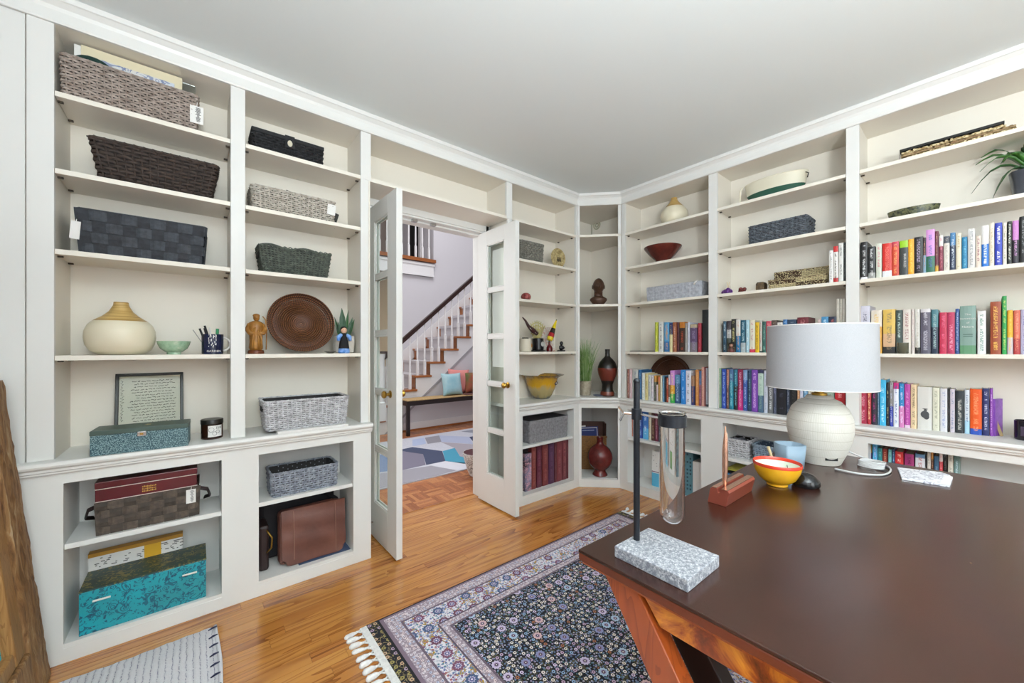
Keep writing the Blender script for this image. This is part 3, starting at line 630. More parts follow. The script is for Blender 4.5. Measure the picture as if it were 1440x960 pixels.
# framed handwriting leaning at the back of the counter
t = T('picture_frame', 'black framed sheet of flowing handwriting propped on the left counter', 'picture', (-.155, 2.335, ZC)); t.rotation_euler = (rad(-12), 0, rad(2))
W, H = .225, .302
for b in ((-W / 2, -.006, 0, -W / 2 + .012, .008, H), (W / 2 - .012, -.006, 0, W / 2, .008, H), (-W / 2, -.006, 0, W / 2, .008, .012), (-W / 2, -.006, H - .012, W / 2, .008, H)): MB().box(*b).build('frame_rail', BLACK, t, bevel=.002)
MB().box(-W / 2 + .01, .003, .01, W / 2 - .01, .006, H - .01).build('paper_sheet', P('aged_paper', 'cfcdc4', .7, vary=(6, 'c0c4bc', .2)), t)
mb = MB(); random.seed(11)
for r in range(20):
    x = -.075 + random.uniform(0, .03) if r % 4 else -.06; z = H - .035 - r * .0125; xe = .09 - random.uniform(0, .03)
    while x < xe:
        L = random.uniform(.006, .02); pts = [(x + L * q / 6, .0022, z + random.uniform(-.0022, .0026) + (x + L * q / 6) * .03) for q in range(7)]; mb.tube(pts, .0013, 3); x += L + random.uniform(.002, .005)
for r in range(14): mb.tube([(-.098 + random.uniform(0, .004), .0022, H - .03 - r * .013), (-.088 + random.uniform(-.004, .004), .0022, H - .034 - r * .013), (-.092, .0022, H - .04 - r * .013)], .0010, 3)
mb.build('handwriting', INK, t, kind='stuff'); MB().box(-W / 2 + .011, -.001, .011, W / 2 - .011, .0005, H - .011).build('glass_pane', PICG, t)
t = T('keepsake_box', 'teal tweed paper box with grey-green lid and silver clasp', 'box', (-.163, 2.175, ZC), -3)
MB().box(-.142, -.055, 0, .142, .075, .076).build('body', TWEED, t, bevel=.002)
MB().box(-.143, -.056, .0765, .143, .076, .094).build('lid', TWEEDT, t, bevel=.002)
MB().box(-.012, -.059, .060, .014, -.056, .078).build('clasp', STEEL, t, bevel=.001); MB().box(-.004, -.061, .066, .006, -.059, .072).build('clasp_pin', BRASS, t)
for a in range(5): pass
MB().add([(0.012 * cos(k * pi / 5) * (1 if k % 2 else .55) + .012, .012 * sin(k * pi / 5) * (1 if k % 2 else .55) + .01, .0945) for k in range(10)], [tuple(range(10))]).build('gold_emblem', GOLD, t)
t = T('candle_jar', 'amber candle jar with black lid and illustrated label, left counter', 'candle', (.058, 2.22, ZC))
MB().lathe([(.036, 0), (.040, .003), (.040, .066), (.037, .068), (0, .068)], n=36).build('jar', P('amber_glass', '2c1408', .12), t, smooth='auto')
MB().lathe([(.0415, .068), (.0415, .086), (.040, .088), (0, .088)], n=36).build('lid', BLACK, t, smooth='auto')
lb = MB(); n_ = 14
lb.v = [(.0406 * cos(a), .0406 * sin(a), z) for z in (.012, .062) for a in [rad(-112 + 78 * i / (n_ - 1)) for i in range(n_)]]; lb.f = [(i, i + 1, n_ + i + 1, n_ + i) for i in range(n_ - 1)]; lb.m = [0] * (n_ - 1)
lab = lb.build('label', CARD, t)
mb = MB()
for a0, z0, r in ((-95, .044, .010), (-78, .027, .008), (-62, .034, .007)):
    mb.tube([(.0412 * cos(rad(a0) + r / .04 * cos(q)), .0412 * sin(rad(a0) + r / .04 * cos(q)), z0 + r * sin(q)) for q in [k * pi / 6 for k in range(12)]], .0007, 4, closed=True)
for i in range(5): a = rad(-70 + i * 7); mb.tube([(.0412 * cos(a), .0412 * sin(a), .046), (.0412 * cos(a + .05), .0412 * sin(a + .05), .057)], .0009, 4)
mb.build('label_drawing', INK, lab)
# ---- base cupboard, first bay
t = basket('strap_basket', 'brown woven-strap basket under the maroon box', 'N', -.296, .010, 2.165, .43, .128, .19, BRST, taper=.97, rows=4, pitch=.040, style='strap', mat2=strands('brown_strap_dark', '3a322c', '4c4138', .7), open_top=False, liner=LN_D, rim=False)
for s in (-1, 1): MB().tube([(s * .155, -.03, .10), (s * .185, -.02, .085), (s * .195, .0, .05), (s * .175, .02, .04)], .010, 8, flat=.35).build('leather_handle', LEATHD, t, smooth=True)
hangtag(t, .128, -.100, .118, .032, .058, rows=4)
t = T('document_box', 'glossy maroon box with gilt lettering on the brown strap basket', 'box', (-.147, 2.26, .5585), 0)
MB().box(-.152, -.098, 0, .152, .092, .052).build('body', MAROON, t, bevel=.002); MB().box(-.153, -.0985, .053, .153, .092, .078).build('lid', MAROON, t, bevel=.002)
for z in (.002, .050): MB().box(-.153, -.0995, z, .153, -.098, z + .0025).build('gilt_line', P('silver_line', 'd8c8c0', .4), t)
mb = MB(); random.seed(9)
for r in range(3):
    for i in range(9): mb.box(-.020 + i * .0048, -.0995, .014 + r * .009, -.017 + i * .0048, -.098, .014 + r * .009 + random.uniform(.003, .0065))
mb.build('gilt_lettering', GOLD, t)
t = T('storage_trunk', 'teal floral brocade trunk standing on the bottom shelf', 'box', (-.152, 2.255, .068), 0)
MB().box(-.188, -.098, 0, .188, .075, .162).build('body', TEALB, t, bevel=.002); MB().box(-.189, -.099, .1625, .189, .076, .168).build('lid', DKBRO, t, bevel=.001)
for x in (-.135, .125):
    MB().box(x, -.1035, .118, x + .016, -.0985, .152).build('loop', TEALB, t); MB().tube([(x - .016, -.107, .124), (x + .032, -.107, .124)], .0038, 8).build('toggle', P('bone', 'd8dad0', .4), t, smooth='auto')
t = T('shipping_box', 'yellow-topped white printed box behind the teal trunk', 'box', (-.194, 2.352, .068), 0)
MB().box(-.148, -.016, 0, .148, .02, .225).build('body', CARD, t); MB().box(-.1485, -.0165, .2205, .1485, .0205, .236).build('lid', P('ochre_card', 'b8862c', .5), t)
MB().box(.02, -.0175, .14, .075, -.016, .2205).build('yellow_panel', P('yellow_print', 'dba82a', .5), t)
mb = MB(); random.seed(2)
for i in range(60): x = random.uniform(-.14, .14); z = random.choice((.175, .182, .189, .196, .203, .21)); mb.box(x, -.0172, z, x + random.uniform(.004, .014), -.0162, z + .0028)
mb.build('printed_lettering', INK, t)

# ---- second bay
t = basket('lidded_basket', 'black rope basket with a buttoned lid on the top shelf', 'N', .212, .528, 2.235, 2.102, .105, .14, BLKR, taper=.97, rows=8, pitch=.018, liner=LN_D, open_top=False, rim=False)
MB().box(-.162, -.074, .105, .162, .072, .126).build('lid', BLKR, t, bevel=.004); 
MB().box(-.022, -.080, .066, .022, -.074, .128).build('strap', BLKR, t, bevel=.002); MB().lathe([(0, 0), (.011, 0), (.011, .003), (.006, .004), (0, .003)], n=16, M=Matrix.Translation((0, -.080, .088)) @ Matrix.Rotation(rad(90), 4, 'X') @ Matrix.Scale(1.4, 4, (0, 1, 0))).build('button', P('shell_button', 'd8d0b8', .3), t, smooth='auto')
t = basket('wicker_basket', 'beige wicker basket with dark folders and a white tag, second bay', 'N', .205, .575, 2.185, 1.818, .112, .18, BEIG, taper=.965, rows=11, pitch=.019, liner=LN_D)
hangtag(t, .168, -.094, .095, .040, .055, ink=False, tilt=6)
sheet('folder', 'dark blue folder lying in the beige wicker basket', 'folder', tx(.225, 2.25, 1.84, -6, 6), .20, .118, .006, P('navy_card', '1f2b4a', .5))
sheet('folder', 'black folder sloping out of the beige basket to the right', 'folder', tx(.33, 2.215, 1.87, -3, 16), .26, .085, .005, BLACK)
sheet('folder', 'slate grey folder behind the black one in the beige basket', 'folder', tx(.31, 2.28, 1.85, -3, 9), .24, .10, .005, P('slate_card', '4a5566', .5))
basket('rope_basket', 'grey-green rope basket with a wavy rim, third shelf of second bay', 'N', .240, .566, 2.225, 1.521, .140, .15, GRGR, taper=.88, rows=13, pitch=.016, wavy=.007, liner=LN_D, handles=DARK)
# carved figure
YW = P('carved_boxwood', 'b07a34', .4, vary=(26, '8a5a22', .15), bump=(60, .5, .003))
t = T('figurine', 'golden carved wooden robed figure beside the round tray', 'figurine', (.226, 2.225, 1.128))
MB().lathe([(.032, 0), (.034, .006), (.032, .016), (.030, .018)], n=20).build('plinth', P('red_brown_wood', '6a3214', .4), t, smooth='auto')
mb = MB(); mb.lathe([(.024, .018), (.029, .03), (.026, .06), (.029, .10), (.032, .13), (.028, .150), (.014, .158), (.0, .160)], n=24); mb.ball((.001, -.004, .174), (.0135, .0145, .018), 16, 12); mb.ball((.001, -.002, .184), (.015, .015, .010), 14, 8); mb.ball((.001, -.019, .172), (.003, .004, .004), 8, 6)
for s in (-1, 1): mb.tube([(s * .024, 0, .142), (s * .036, -.008, .115), (s * .026, -.024, .098), (s * .012, -.030, .100)], [.011, .011, .010, .006], 10)
for k_ in range(6): mb.tube([(.012 * cos(k_) , -.028 + .004 * sin(k_ * 2), .135 - k_ * .004), (.020 * cos(k_ * 1.3), -.030, .07), (.022 * cos(k_ * 1.3), -.028, .024)], .003, 6)
mb.build('robed_body', YW, t, smooth=True); MB().tube([(.040, -.012, .02), (.042, -.012, .10), (.038, -.010, .165), (.026, -.008, .182)], .0025, 6).build('staff', YW, t, smooth=True)
t = T('round_tray', 'large round brown rattan tray standing on edge in second bay', 'tray', (.430, 2.272, 1.128)); t.rotation_euler = (rad(90 - 14), 0, 0); R_ = .158
t.location = (.432, 2.290, 1.128 + R_ * cos(rad(14)) + .003)
def coil_plate(t, R_, lip, rings, mat, n=72):
    mb = MB()
    for i in range(rings):
        r = (i + .6) * R_ * .80 / rings; mb.tube([(r * cos(q * 2 * pi / n), r * sin(q * 2 * pi / n), 0) for q in range(n)], R_ * .40 / rings * 1.15, 6, closed=True)
    for i in range(6):
        q0 = i / 5; r = R_ * (.82 + .15 * q0 ** .8); mb.tube([(r * cos(q * 2 * pi / n), r * sin(q * 2 * pi / n), lip * q0) for q in range(n)], R_ * .024, 6, closed=True)
    mb.tube([(R_ * .98 * cos(q * 2 * pi / n), R_ * .98 * sin(q * 2 * pi / n), lip * 1.1) for q in range(n)], R_ * .028, 8, closed=True)
    mb.build('coiled_rattan', mat, t, smooth=True)
coil_plate(t, R_, .028, 13, RATT)
t = T('snake_plant', 'small snake plant in a white pot behind the doll', 'plant', (.640, 2.262, 1.128))
pm = MB().lathe([(.040, 0), (.050, .006), (.054, .05), (.053, .094), (.048, .094), (.047, .02), (0, .02)], n=36, sq=.45).build('pot', P('white_pot', 'd8d4cc', .4, vary=(20, 'c0b8ac', .2)), t, smooth='auto')
MB().lathe([(.047, .08), (0, .084)], n=20, sq=.45).build('soil', P('soil', '2c2018', .9), t)
def blade(pts, wds, th=.0012, fold=.0):
    vs = []; fs = []
    for (x, y, z), w_, in zip(pts, wds): vs += [(x - w_, y, z), (x, y + fold * w_ + th, z), (x + w_, y, z), (x, y - th + fold * w_, z)]
    for i in range(len(pts) - 1):
        for k_ in range(4): fs.append((i * 4 + k_, i * 4 + (k_ + 1) % 4, i * 4 + 4 + (k_ + 1) % 4, i * 4 + 4 + k_))
    return vs, fs
for i, (dx, h, w_, m_) in enumerate(((-.012, .25, .020, SNAKE), (.022, .24, .009, LEAFD), (-.042, .20, .008, LEAFD), (.040, .20, .014, SNAKE), (.052, .19, .010, LEAFD), (.008, .18, .012, SNAKE), (-.030, .17, .009, SNAKE))):
    v_, f_ = blade([(dx * .3, .01 * (i % 3 - 1), .07), (dx * .6, .01 * (i % 3 - 1), .07 + (h - .07) * .35), (dx * .85, .01 * (i % 3 - 1), .07 + (h - .07) * .7), (dx * 1.1, .01 * (i % 3 - 1), h)], [w_ * .6, w_, w_ * .75, .0008]); MB().add(v_, f_).build('leaf', m_, t, smooth=False)
t = T('rag_doll', 'small cloth doll in blue blouse and black pinafore', 'doll', (.622, 2.195, 1.128)); CL = P('black_cloth', '141318', .8); BL = P('blue_cloth', '4f82cc', .8, vary=(60, '8ab0e8', .1))
MB().lathe([(.026, .0), (.030, .006), (.026, .03), (.020, .034)], n=20).build('skirt_hem', BL, t, smooth='auto'); MB().lathe([(.027, .026), (.022, .06), (.014, .088), (.012, .104), (.006, .108)], n=20).build('pinafore', CL, t, smooth='auto')
for s in (-1, 1): MB().tube([(s * .012, 0, .100), (s * .028, -.004, .088), (s * .030, -.008, .068)], [.010, .012, .008], 10).build('sleeve', BL, t, smooth=True)
hd_ = MB().ball((0, 0, .124), (.016, .015, .017)).build('head', P('doll_skin', 'd8ab90', .7), t, smooth=True)
MB().ball((0, .004, .130), (.018, .015, .016)).build('hair', P('doll_hair', '1c1414', .9), t, smooth=True)
mb = MB(); mb.ball((-.005, -.0146, .126), .0014, 8, 6).ball((.005, -.0146, .126), .0014, 8, 6); mb.build('eyes', BLACK, hd_)
t = T('dish', 'small flat grey glass dish between tray and white pot', 'dish', (.552, 2.19, 1.128)); MB().lathe([(.012, 0), (.030, .009), (.031, .011), (.012, .003), (0, .002)], n=28).build('body', P('grey_dish', '6a665e', .2), t, smooth='auto')
t = leaf_box('book', 'white book lying flat under the light grey wicker basket', 'book', (.30, 2.108, ZC, .62, 2.30, ZC + .012), CARD)
t = basket('wicker_basket', 'light grey wicker basket empty on the counter, second bay', 'N', .250, .630, 2.135, ZC + .0125, .142, .195, LTGR, taper=.93, rows=15, pitch=.020, handles=DARK)
basket('wicker_basket', 'mid-grey wicker basket empty in the base cupboard, second bay', 'N', .283, .586, 2.175, .43, .115, .165, MDGR, taper=.965, rows=10, pitch=.021)
# leather messenger bag and the black one behind
t = T('laptop_bag', 'black nylon bag standing behind the brown leather bag', 'bag', (.435, 2.358, .068))
MB().box(-.185, -.030, 0, .175, .030, .30).build('body', NYLON, t, bevel=.02); 
MB().tube([(.12, -.05, .29), (.165, -.09, .26), (.185, -.12, .18), (.188, -.12, .08)], .012, 8, flat=.4).build('shoulder_strap', NYLON, t, smooth=True)
MB().box(.150, -.118, .13, .188, -.10, .185).build('strap_pad', NYLON, t, bevel=.005)
MB().tube([(.172, -.122, .20), (.180, -.124, .19), (.172, -.124, .18), (.166, -.122, .19)], .003, 6, closed=True).build('buckle', STEEL, t, smooth=True)
t = T('handbag', 'dark brown bag at the left edge of the leather bag shelf', 'bag', (.268, 2.28, .068)); MB().box(-.032, -.06, 0, .012, .07, .22).build('body', LEATHD, t, bevel=.012); MB().tube([(.0, -.065, .20), (.022, -.075, .16), (.020, -.07, .11), (.0, -.066, .09)], .004, 6).build('strap', BRASS, t, smooth=True)
t = T('messenger_bag', 'brown leather messenger bag leaning in the base cupboard', 'bag', (.470, 2.222, .070)); t.rotation_euler = (rad(-5), 0, 0)
MB().box(-.150, -.02, 0, .150, .055, .262).build('body', LEATH, t, bevel=.022)
fp = MB(); nx_, nz_ = 16, 12; vs = []
for side, off in ((0, -.036), (1, -.028)):
    for j in range(nz_ + 1):
        for i in range(nx_ + 1):
            u = i / nx_; v = j / nz_; x = -.140 + .30 * u; z = .0 + .268 * v; cr = 0
            ex = max(0, abs(u - .5) - .42) / .08; ez = max(0, .12 - v) / .12; z += ex * ez * .03; x += (.5 - u) * .02 * ez * ex
            bl = .008 * sin(pi * u) * sin(pi * min(1, v * 1.1)) + .004 * sin(9 * u + 5 * v) * (1 - v) + .003 * sin(17 * v + 3 * u); vs.append((x, off - bl if side == 0 else off, z))
M0 = (nx_ + 1) * (nz_ + 1); fs = []
for j in range(nz_):
    for i in range(nx_): a = j * (nx_ + 1) + i; fs.append((a, a + 1, a + nx_ + 2, a + nx_ + 1)); fs.append((M0 + a, M0 + a + nx_ + 1, M0 + a + nx_ + 2, M0 + a + 1))
for i in range(nx_): fs.append((i, M0 + i, M0 + i + 1, i + 1)); a = nz_ * (nx_ + 1) + i; fs.append((a, a + 1, M0 + a + 1, M0 + a))
for j in range(nz_): a = j * (nx_ + 1); fs.append((a, a + nx_ + 1, M0 + a + nx_ + 1, M0 + a)); a += nx_; fs.append((a, M0 + a, M0 + a + nx_ + 1, a + nx_ + 1))
flap = fp.add(vs, fs).build('flap', LEATH, t, smooth='auto')
for x in (-.088, .108): MB().tube([(x, -.0405 - .006 * sin(pi * v), .01 + .25 * v) for v in [k / 8 for k in range(9)]], .0016, 5).build('seam', P('tan_stitching', '9a7464', .6), t)
leaf_box('booklet', 'slate blue booklet lying under the leather bag', 'booklet', (.40, 2.17, .0682, .650, 2.30, .0695), P('slate_blue_card', '4a5a7a', .5))

# ================================================================= BOOKS
COVC = {}
def book(loc, rz, w_, d, h, c, label, group, lean=0, ink=True, round_=False):
    """origin: left bottom corner of the spine as seen from the room"""
    t = T('book', label, 'book', loc, rz, group)
    if lean: t.rotation_euler = (0, rad(lean), rad(rz)) if rz == 0 else (rad(0), 0, rad(rz)); 
    b = min(.0022, w_ * .16); mb = MB()
    n = 4; bulge = min(.0025, w_ * .12)
    # spine with a slight belly, two boards
    poly = [(0, b)] + [(w_ * k / n, b * .2 - bulge * sin(pi * k / n) * .6 + (b * .5 if k in (0, n) else 0)) for k in range(n + 1)] + [(w_, b), (w_, d), (w_ - b, d), (w_ - b, b * 1.8), (b, b * 1.8), (b, d), (0, d)]
    M = Matrix.Identity(4)
    vs = [(x, y, z) for z in (0, h) for x, y in poly]; N = len(poly)
    mb.add(vs, [tuple(range(N)), tuple(range(N, 2 * N))[::-1]] + [(i, N + i, N + (i + 1) % N, (i + 1) % N) for i in range(N)])
    cv = mb.build('cover', SPINE, t); pg = MB().box(b + .0002, b * 1.9, .002, w_ - b - .0002, d - .003, h - .0025).build('page_block', PAGES, t)
    c1, c2, tp, c3, bt, ik = c
    cv['c1'] = hx(c1); cv['c2'] = hx(c2 if c2 != '-' else c1); cv['t2'] = float(tp) if tp != '-' else 2.0; cv['c3'] = hx(c3 if c3 != '-' else c1); cv['t3'] = float(bt) if bt != '-' else -1.0
    cv['ink'] = hx(ik if ik != '-' else c1); cv['inked'] = 1.0 if (ik != '-' and ink) else 0.0
    return t
def ordn(n): return str(n) + ('th' if 10 < n % 100 < 14 else {1: 'st', 2: 'nd', 3: 'rd'}.get(n % 10, 'th'))
BOOKS = [
('e3_152','X',1.520,'on the upper book row of the right-hand bay',"""
2.738 0.413 0.386 0.198 black 1c1a1a - - e8e8e8 .06 dddddd
2.738 0.383 0.356 0.167 black_and_silver 222222 - - 9a9a96 .18 e0e0e0
2.738 0.353 0.331 0.178 pale_green-grey cfd3c4 - - - - d08080
2.738 0.329 0.294 0.172 red cf2b23 - - e8e6ea .18 f08070
2.738 0.294 0.268 0.174 orange-red cc3f24 c23b4c .86 - - f2b070
2.738 0.266 0.236 0.173 dark_grey_lime-topped 3c3f3e 97c81f .8 - - ffffff
2.738 0.236 0.215 0.175 amber_yellow eba51c - - - - f5cc60
2.738 0.215 0.185 0.180 thick_black 1b191b - - - - b9a7c0
2.738 0.185 0.175 0.172 brown_over_pale_blue 3a2c30 - - 86a6bd .5 b08060
2.738 0.175 0.146 0.207 tall_orchid-pink_and_green d394cf - - 2f6a52 .38 5068b0
2.738 0.146 0.134 0.194 thin_maroon 6a2c3c - - c99a30 .15 a08060
2.738 0.133 0.119 0.170 white-topped_dark_red 7c2f41 e2ded8 .7 - - e08090
2.738 0.118 0.099 0.163 cream_blue-topped d9d0c4 4b4f58 .8 - - b0a8a0
2.738 0.098 0.081 0.175 navy_and_sky-blue 23324e 4a7fae .66 - - dfe8f2
2.738 0.080 0.063 0.168 ivory dfd6bc - - - - b8a070
2.738 0.062 0.045 0.147 teal-blue 1e7ba6 - - - - 60b0d0
2.738 0.044 0.022 0.180 off-white d6d3cf - - - - 8f8f92
2.738 0.021 0.005 0.143 pinkish_cream dfcfbf - - - - 905060
2.738 0.004 -0.017 0.185 white_over_bright_blue 1f6fc4 e5e3df .55 - - f0f4fa
2.738 -0.018 -0.032 0.193 cream e1d8c6 - - - - c0b080
2.738 -0.033 -0.054 0.188 royal_blue 3040b0 - - - - e8e8ff
2.738 -0.055 -0.066 0.185 thin_cream ded6c8 - - - - 909060
2.738 -0.067 -0.080 0.187 black_white-lettered 23231f - - - - e8e8d8
2.738 -0.081 -0.098 0.186 magenta_and_black 2c2530 c37cc0 .55 - - d090c8
2.738 -0.099 -0.122 0.199 thick_black_spine 1a1a1a - - - - 888888
"""),
('e3_113','X',1.128,'on the eye-level row of the right-hand bay',"""
2.776 0.421 0.381 0.254 white_floral-patterned c8c6d4 - - - - 505068
2.776 0.377 0.335 0.227 cream_over_amber d49a35 e4d8c8 .62 - - e8c060
2.776 0.331 0.285 0.228 wide_gold_and_pink d9b08a dcb75a .45 2a2728 .15 8a7a60
2.776 0.283 0.260 0.221 dark_green-grey 3c4a44 - - - - c0d0c8
2.776 0.258 0.229 0.223 cream_oval-badged dcd2c8 - - - - a06060
2.776 0.228 0.216 0.223 thin_cream dbcfc8 - - - - c8b0b0
2.776 0.215 0.198 0.221 pale_grey_black-footed d6d2cb - - 222222 .14 c0b8a8
2.776 0.196 0.162 0.221 wide_slate-purple_white-topped 5c5766 d7d3d5 .92 - - c6c3cc
2.776 0.160 0.137 0.215 navy_and_teal 273247 4b7c86 .6 - - a8c0c0
2.776 0.133 0.109 0.199 glossy_crimson c32f50 - - - - e87090
2.776 0.108 0.084 0.198 crimson_pink-lettered b9345a - - - - eaa0b8
2.776 0.083 0.070 0.213 thin_blue 264a86 - - - - b8c8e0
2.776 0.069 0.020 0.224 @thick_grey-green 7f9a90 - - 5f8f6a .18 ffffff
2.776 0.016 -0.009 0.197 white_green-lettered e6e6e4 - - - - 5a8f80
2.776 -0.021 -0.051 0.236 gold-tooled_red 9c4a2c - - - - e8b850
2.776 -0.054 -0.067 0.259 tall_bright_green 2c9a4b - - - - c8dc70
2.776 -0.068 -0.084 0.195 yellow_over_pale_grey e0a820 - - c8b8bc .38 f0c860
2.776 -0.085 -0.103 0.193 coral-to-red d0674f - - b03a3a .35 f0a080
2.776 -0.104 -0.125 0.195 pale_lavender b9b2cc - - - - 7070a0
"""),
('e3_75','X',0.747,'on the counter row of the right-hand bay',"""
2.795 0.425 0.397 0.221 wide_dark_crimson a02040 - - - - e0a0b0
2.799 0.396 0.380 0.196 yellow-topped_red b02838 d8a850 .85 - - f0d8a0
2.801 0.379 0.357 0.213 black_and_magenta 2e2733 - - 2c2c38 .1 a83a7c
2.804 0.356 0.349 0.214 thin_slate-blue 4f6c86 - - - - a0b0c0
2.805 0.348 0.323 0.241 cyan 3fb0dd - - - - c8f0ff
2.808 0.322 0.311 0.227 thin_black_cream-lettered 27292e - - - - c8c090
2.810 0.310 0.297 0.232 taupe_over_blue 8a8684 - - 2d3c9c .45 c0c0d8
2.812 0.296 0.276 0.229 white_magenta-topped e2e4ee c02a78 .86 - - 5060a0
2.815 0.275 0.257 0.227 blue_over_pink 2b84bd - - cf7fb4 .48 f0e0f4
2.817 0.256 0.235 0.224 magenta b0409a - - e0c8d8 .07 e090c8
2.820 0.234 0.212 0.224 peach-cream e3c7a0 - - - - 6a5a40
2.824 0.210 0.160 0.214 @very_wide_off-white d8d5cf - - - - -
2.831 0.159 0.135 0.213 pale_greenish-cream dcd9c6 - - - - a8a890
2.835 0.134 0.110 0.211 white_pale-lettered dddbe0 - - - - a0a8c8
2.839 0.109 0.103 0.212 thin_black 2a2826 - - - - 606060
2.840 0.102 0.086 0.210 mauve-grey_slate-banded c9bfc8 - - - - 7080a0
2.843 0.085 0.057 0.203 wide_black_white-banded 2c3338 - - - - c8c8c0
2.847 0.056 0.040 0.210 pale_blue-white d7dce2 - - a6cbe0 .3 7080a0
2.850 0.039 0.003 0.215 wide_orange e2571a - - 2a50b0 .13 f8a070
2.856 0.002 -0.019 0.220 navy_white-lettered 2b3065 - - - - d8d8ea
2.860 -0.020 -0.030 0.221 purple_softcover 8a47a6 - - - - d8a8e0
"""),
('e3_base','X',0.430,'inside the base cupboard behind the desk',"""
2.800 0.392 0.378 0.204 purple_amber-topped 5a4a8a c8a040 .8 - - e0d0f0
2.800 0.375 0.355 0.214 blue_and_cyan 2a50c0 5ab0e0 .6 - - c0c0ff
2.800 0.353 0.337 0.197 teal 2a8a90 - - - - 80d0d0
2.800 0.336 0.317 0.197 brick-red 8a2f28 - - - - e0a080
2.800 0.314 0.301 0.197 aqua 6fbcc0 - - - - c8f0f0
2.800 0.299 0.289 0.200 thin_navy 35507c - - - - a0c8f0
2.800 0.288 0.258 0.193 wide_scarlet d83238 - - - - ffd0c0
2.800 0.254 0.220 0.189 wide_magenta_black-centred a83a78 - - - - 301820
2.800 0.216 0.182 0.196 wide_white_picture-fronted e0e0e6 6a93b8 .9 - - c07070
2.800 0.181 0.176 0.223 thin_black_divider 1e1e22 - - - - 404040
2.800 0.175 0.163 0.211 cream e0dcd4 - - - - a0a0a0
2.800 0.162 0.154 0.224 amber-topped_brown 5a3428 d09030 .8 - - c0a080
2.800 0.152 0.136 0.199 slate-blue 3f6482 - - - - 80a0c0
2.800 0.135 0.123 0.219 red_and_white c83040 e6e2e0 .8 - - f0b0b0
2.800 0.121 0.110 0.229 black_comb-bound 202022 - - - - 909090
2.800 0.107 0.090 0.229 cream_spiral-bound dcd8cc - - - - 909088
2.800 0.089 0.069 0.226 green-grey_photo-covered 6f8f8a - - a8c8e8 .3 c0d8e0
"""),
('e2_152','X',1.520,'at the right end of the upper shelf, middle bay',"""
2.740 0.546 0.528 0.180 thin_white e4e2de - - - - 808080
2.740 0.527 0.507 0.200 white_red-ended e4e0da c02a2a .84 c02a2a .12 404040
2.740 0.505 0.484 0.213 white_grey-lettered dedcd6 - - - - 7a7a78
2.740 0.483 0.475 0.213 thin_black 1c1c1c - - - - 505050
"""),
('e2_113','X',1.128,'on the eye-level row of the middle bay',"""
2.776 1.121 1.100 0.210 thin_dark_navy 2a4a5e - - - - c0d0d8
2.776 1.098 1.071 0.211 white_portrait-topped b8b8b8 40363e .72 3a4438 .45 606060
2.776 1.069 1.042 0.222 black_yellow-lettered 24241e - - - - e0d890
2.776 1.040 1.014 0.218 white_over_blue 2272a0 dcd8d2 .5 - - d0a080
2.776 1.012 0.982 0.211 dark_teal 18586e - - a8b4b8 .3 c0d8e0
2.776 0.980 0.961 0.210 pale_blue a5c8d6 - - - - e0f0f0
2.776 0.959 0.928 0.210 cream_red-footed dcd8c4 - - c8304a .1 c08080
2.776 0.926 0.904 0.193 yellow e0b51e - - - - 806010
2.776 0.902 0.888 0.205 thin_white_and_red c8c4b8 - - 303838 .05 c06050
2.776 0.886 0.867 0.195 dark_green 2c5a52 - - - - a0d0c0
2.776 0.865 0.837 0.198 rose-pink c04858 - - - - f0a0a0
2.776 0.836 0.807 0.201 brown 5c4c42 - - - - a09080
2.776 0.805 0.777 0.186 white_half-hidden dcd8d2 - - - - 909090
2.776 0.775 0.753 0.202 blue 3a6ea5 - - - - b0d0f0
2.776 0.751 0.708 0.200 wide_dark_blue 2c4662 - - - - 8090a0
2.776 0.703 0.648 0.210 wide_dark_red 6e2630 - - - - c08080
2.776 0.604 0.590 0.193 pale_pink d8c0bc - - - - a09090
2.776 0.588 0.556 0.207 sky-blue 3f88b8 - - - - c0e0f0
2.776 0.554 0.521 0.205 dark_navy_red-footed 26324a - - - - c06050
2.776 0.520 0.507 0.303 tall_thin_ivory dcd6c8 - - - - c0b8a8
2.776 0.506 0.495 0.302 tall_thin_cream-white d6d0c2 - - - - b0a898
2.776 0.494 0.482 0.301 tall_thin_off-white dedad0 - - - - c0b8a8
"""),
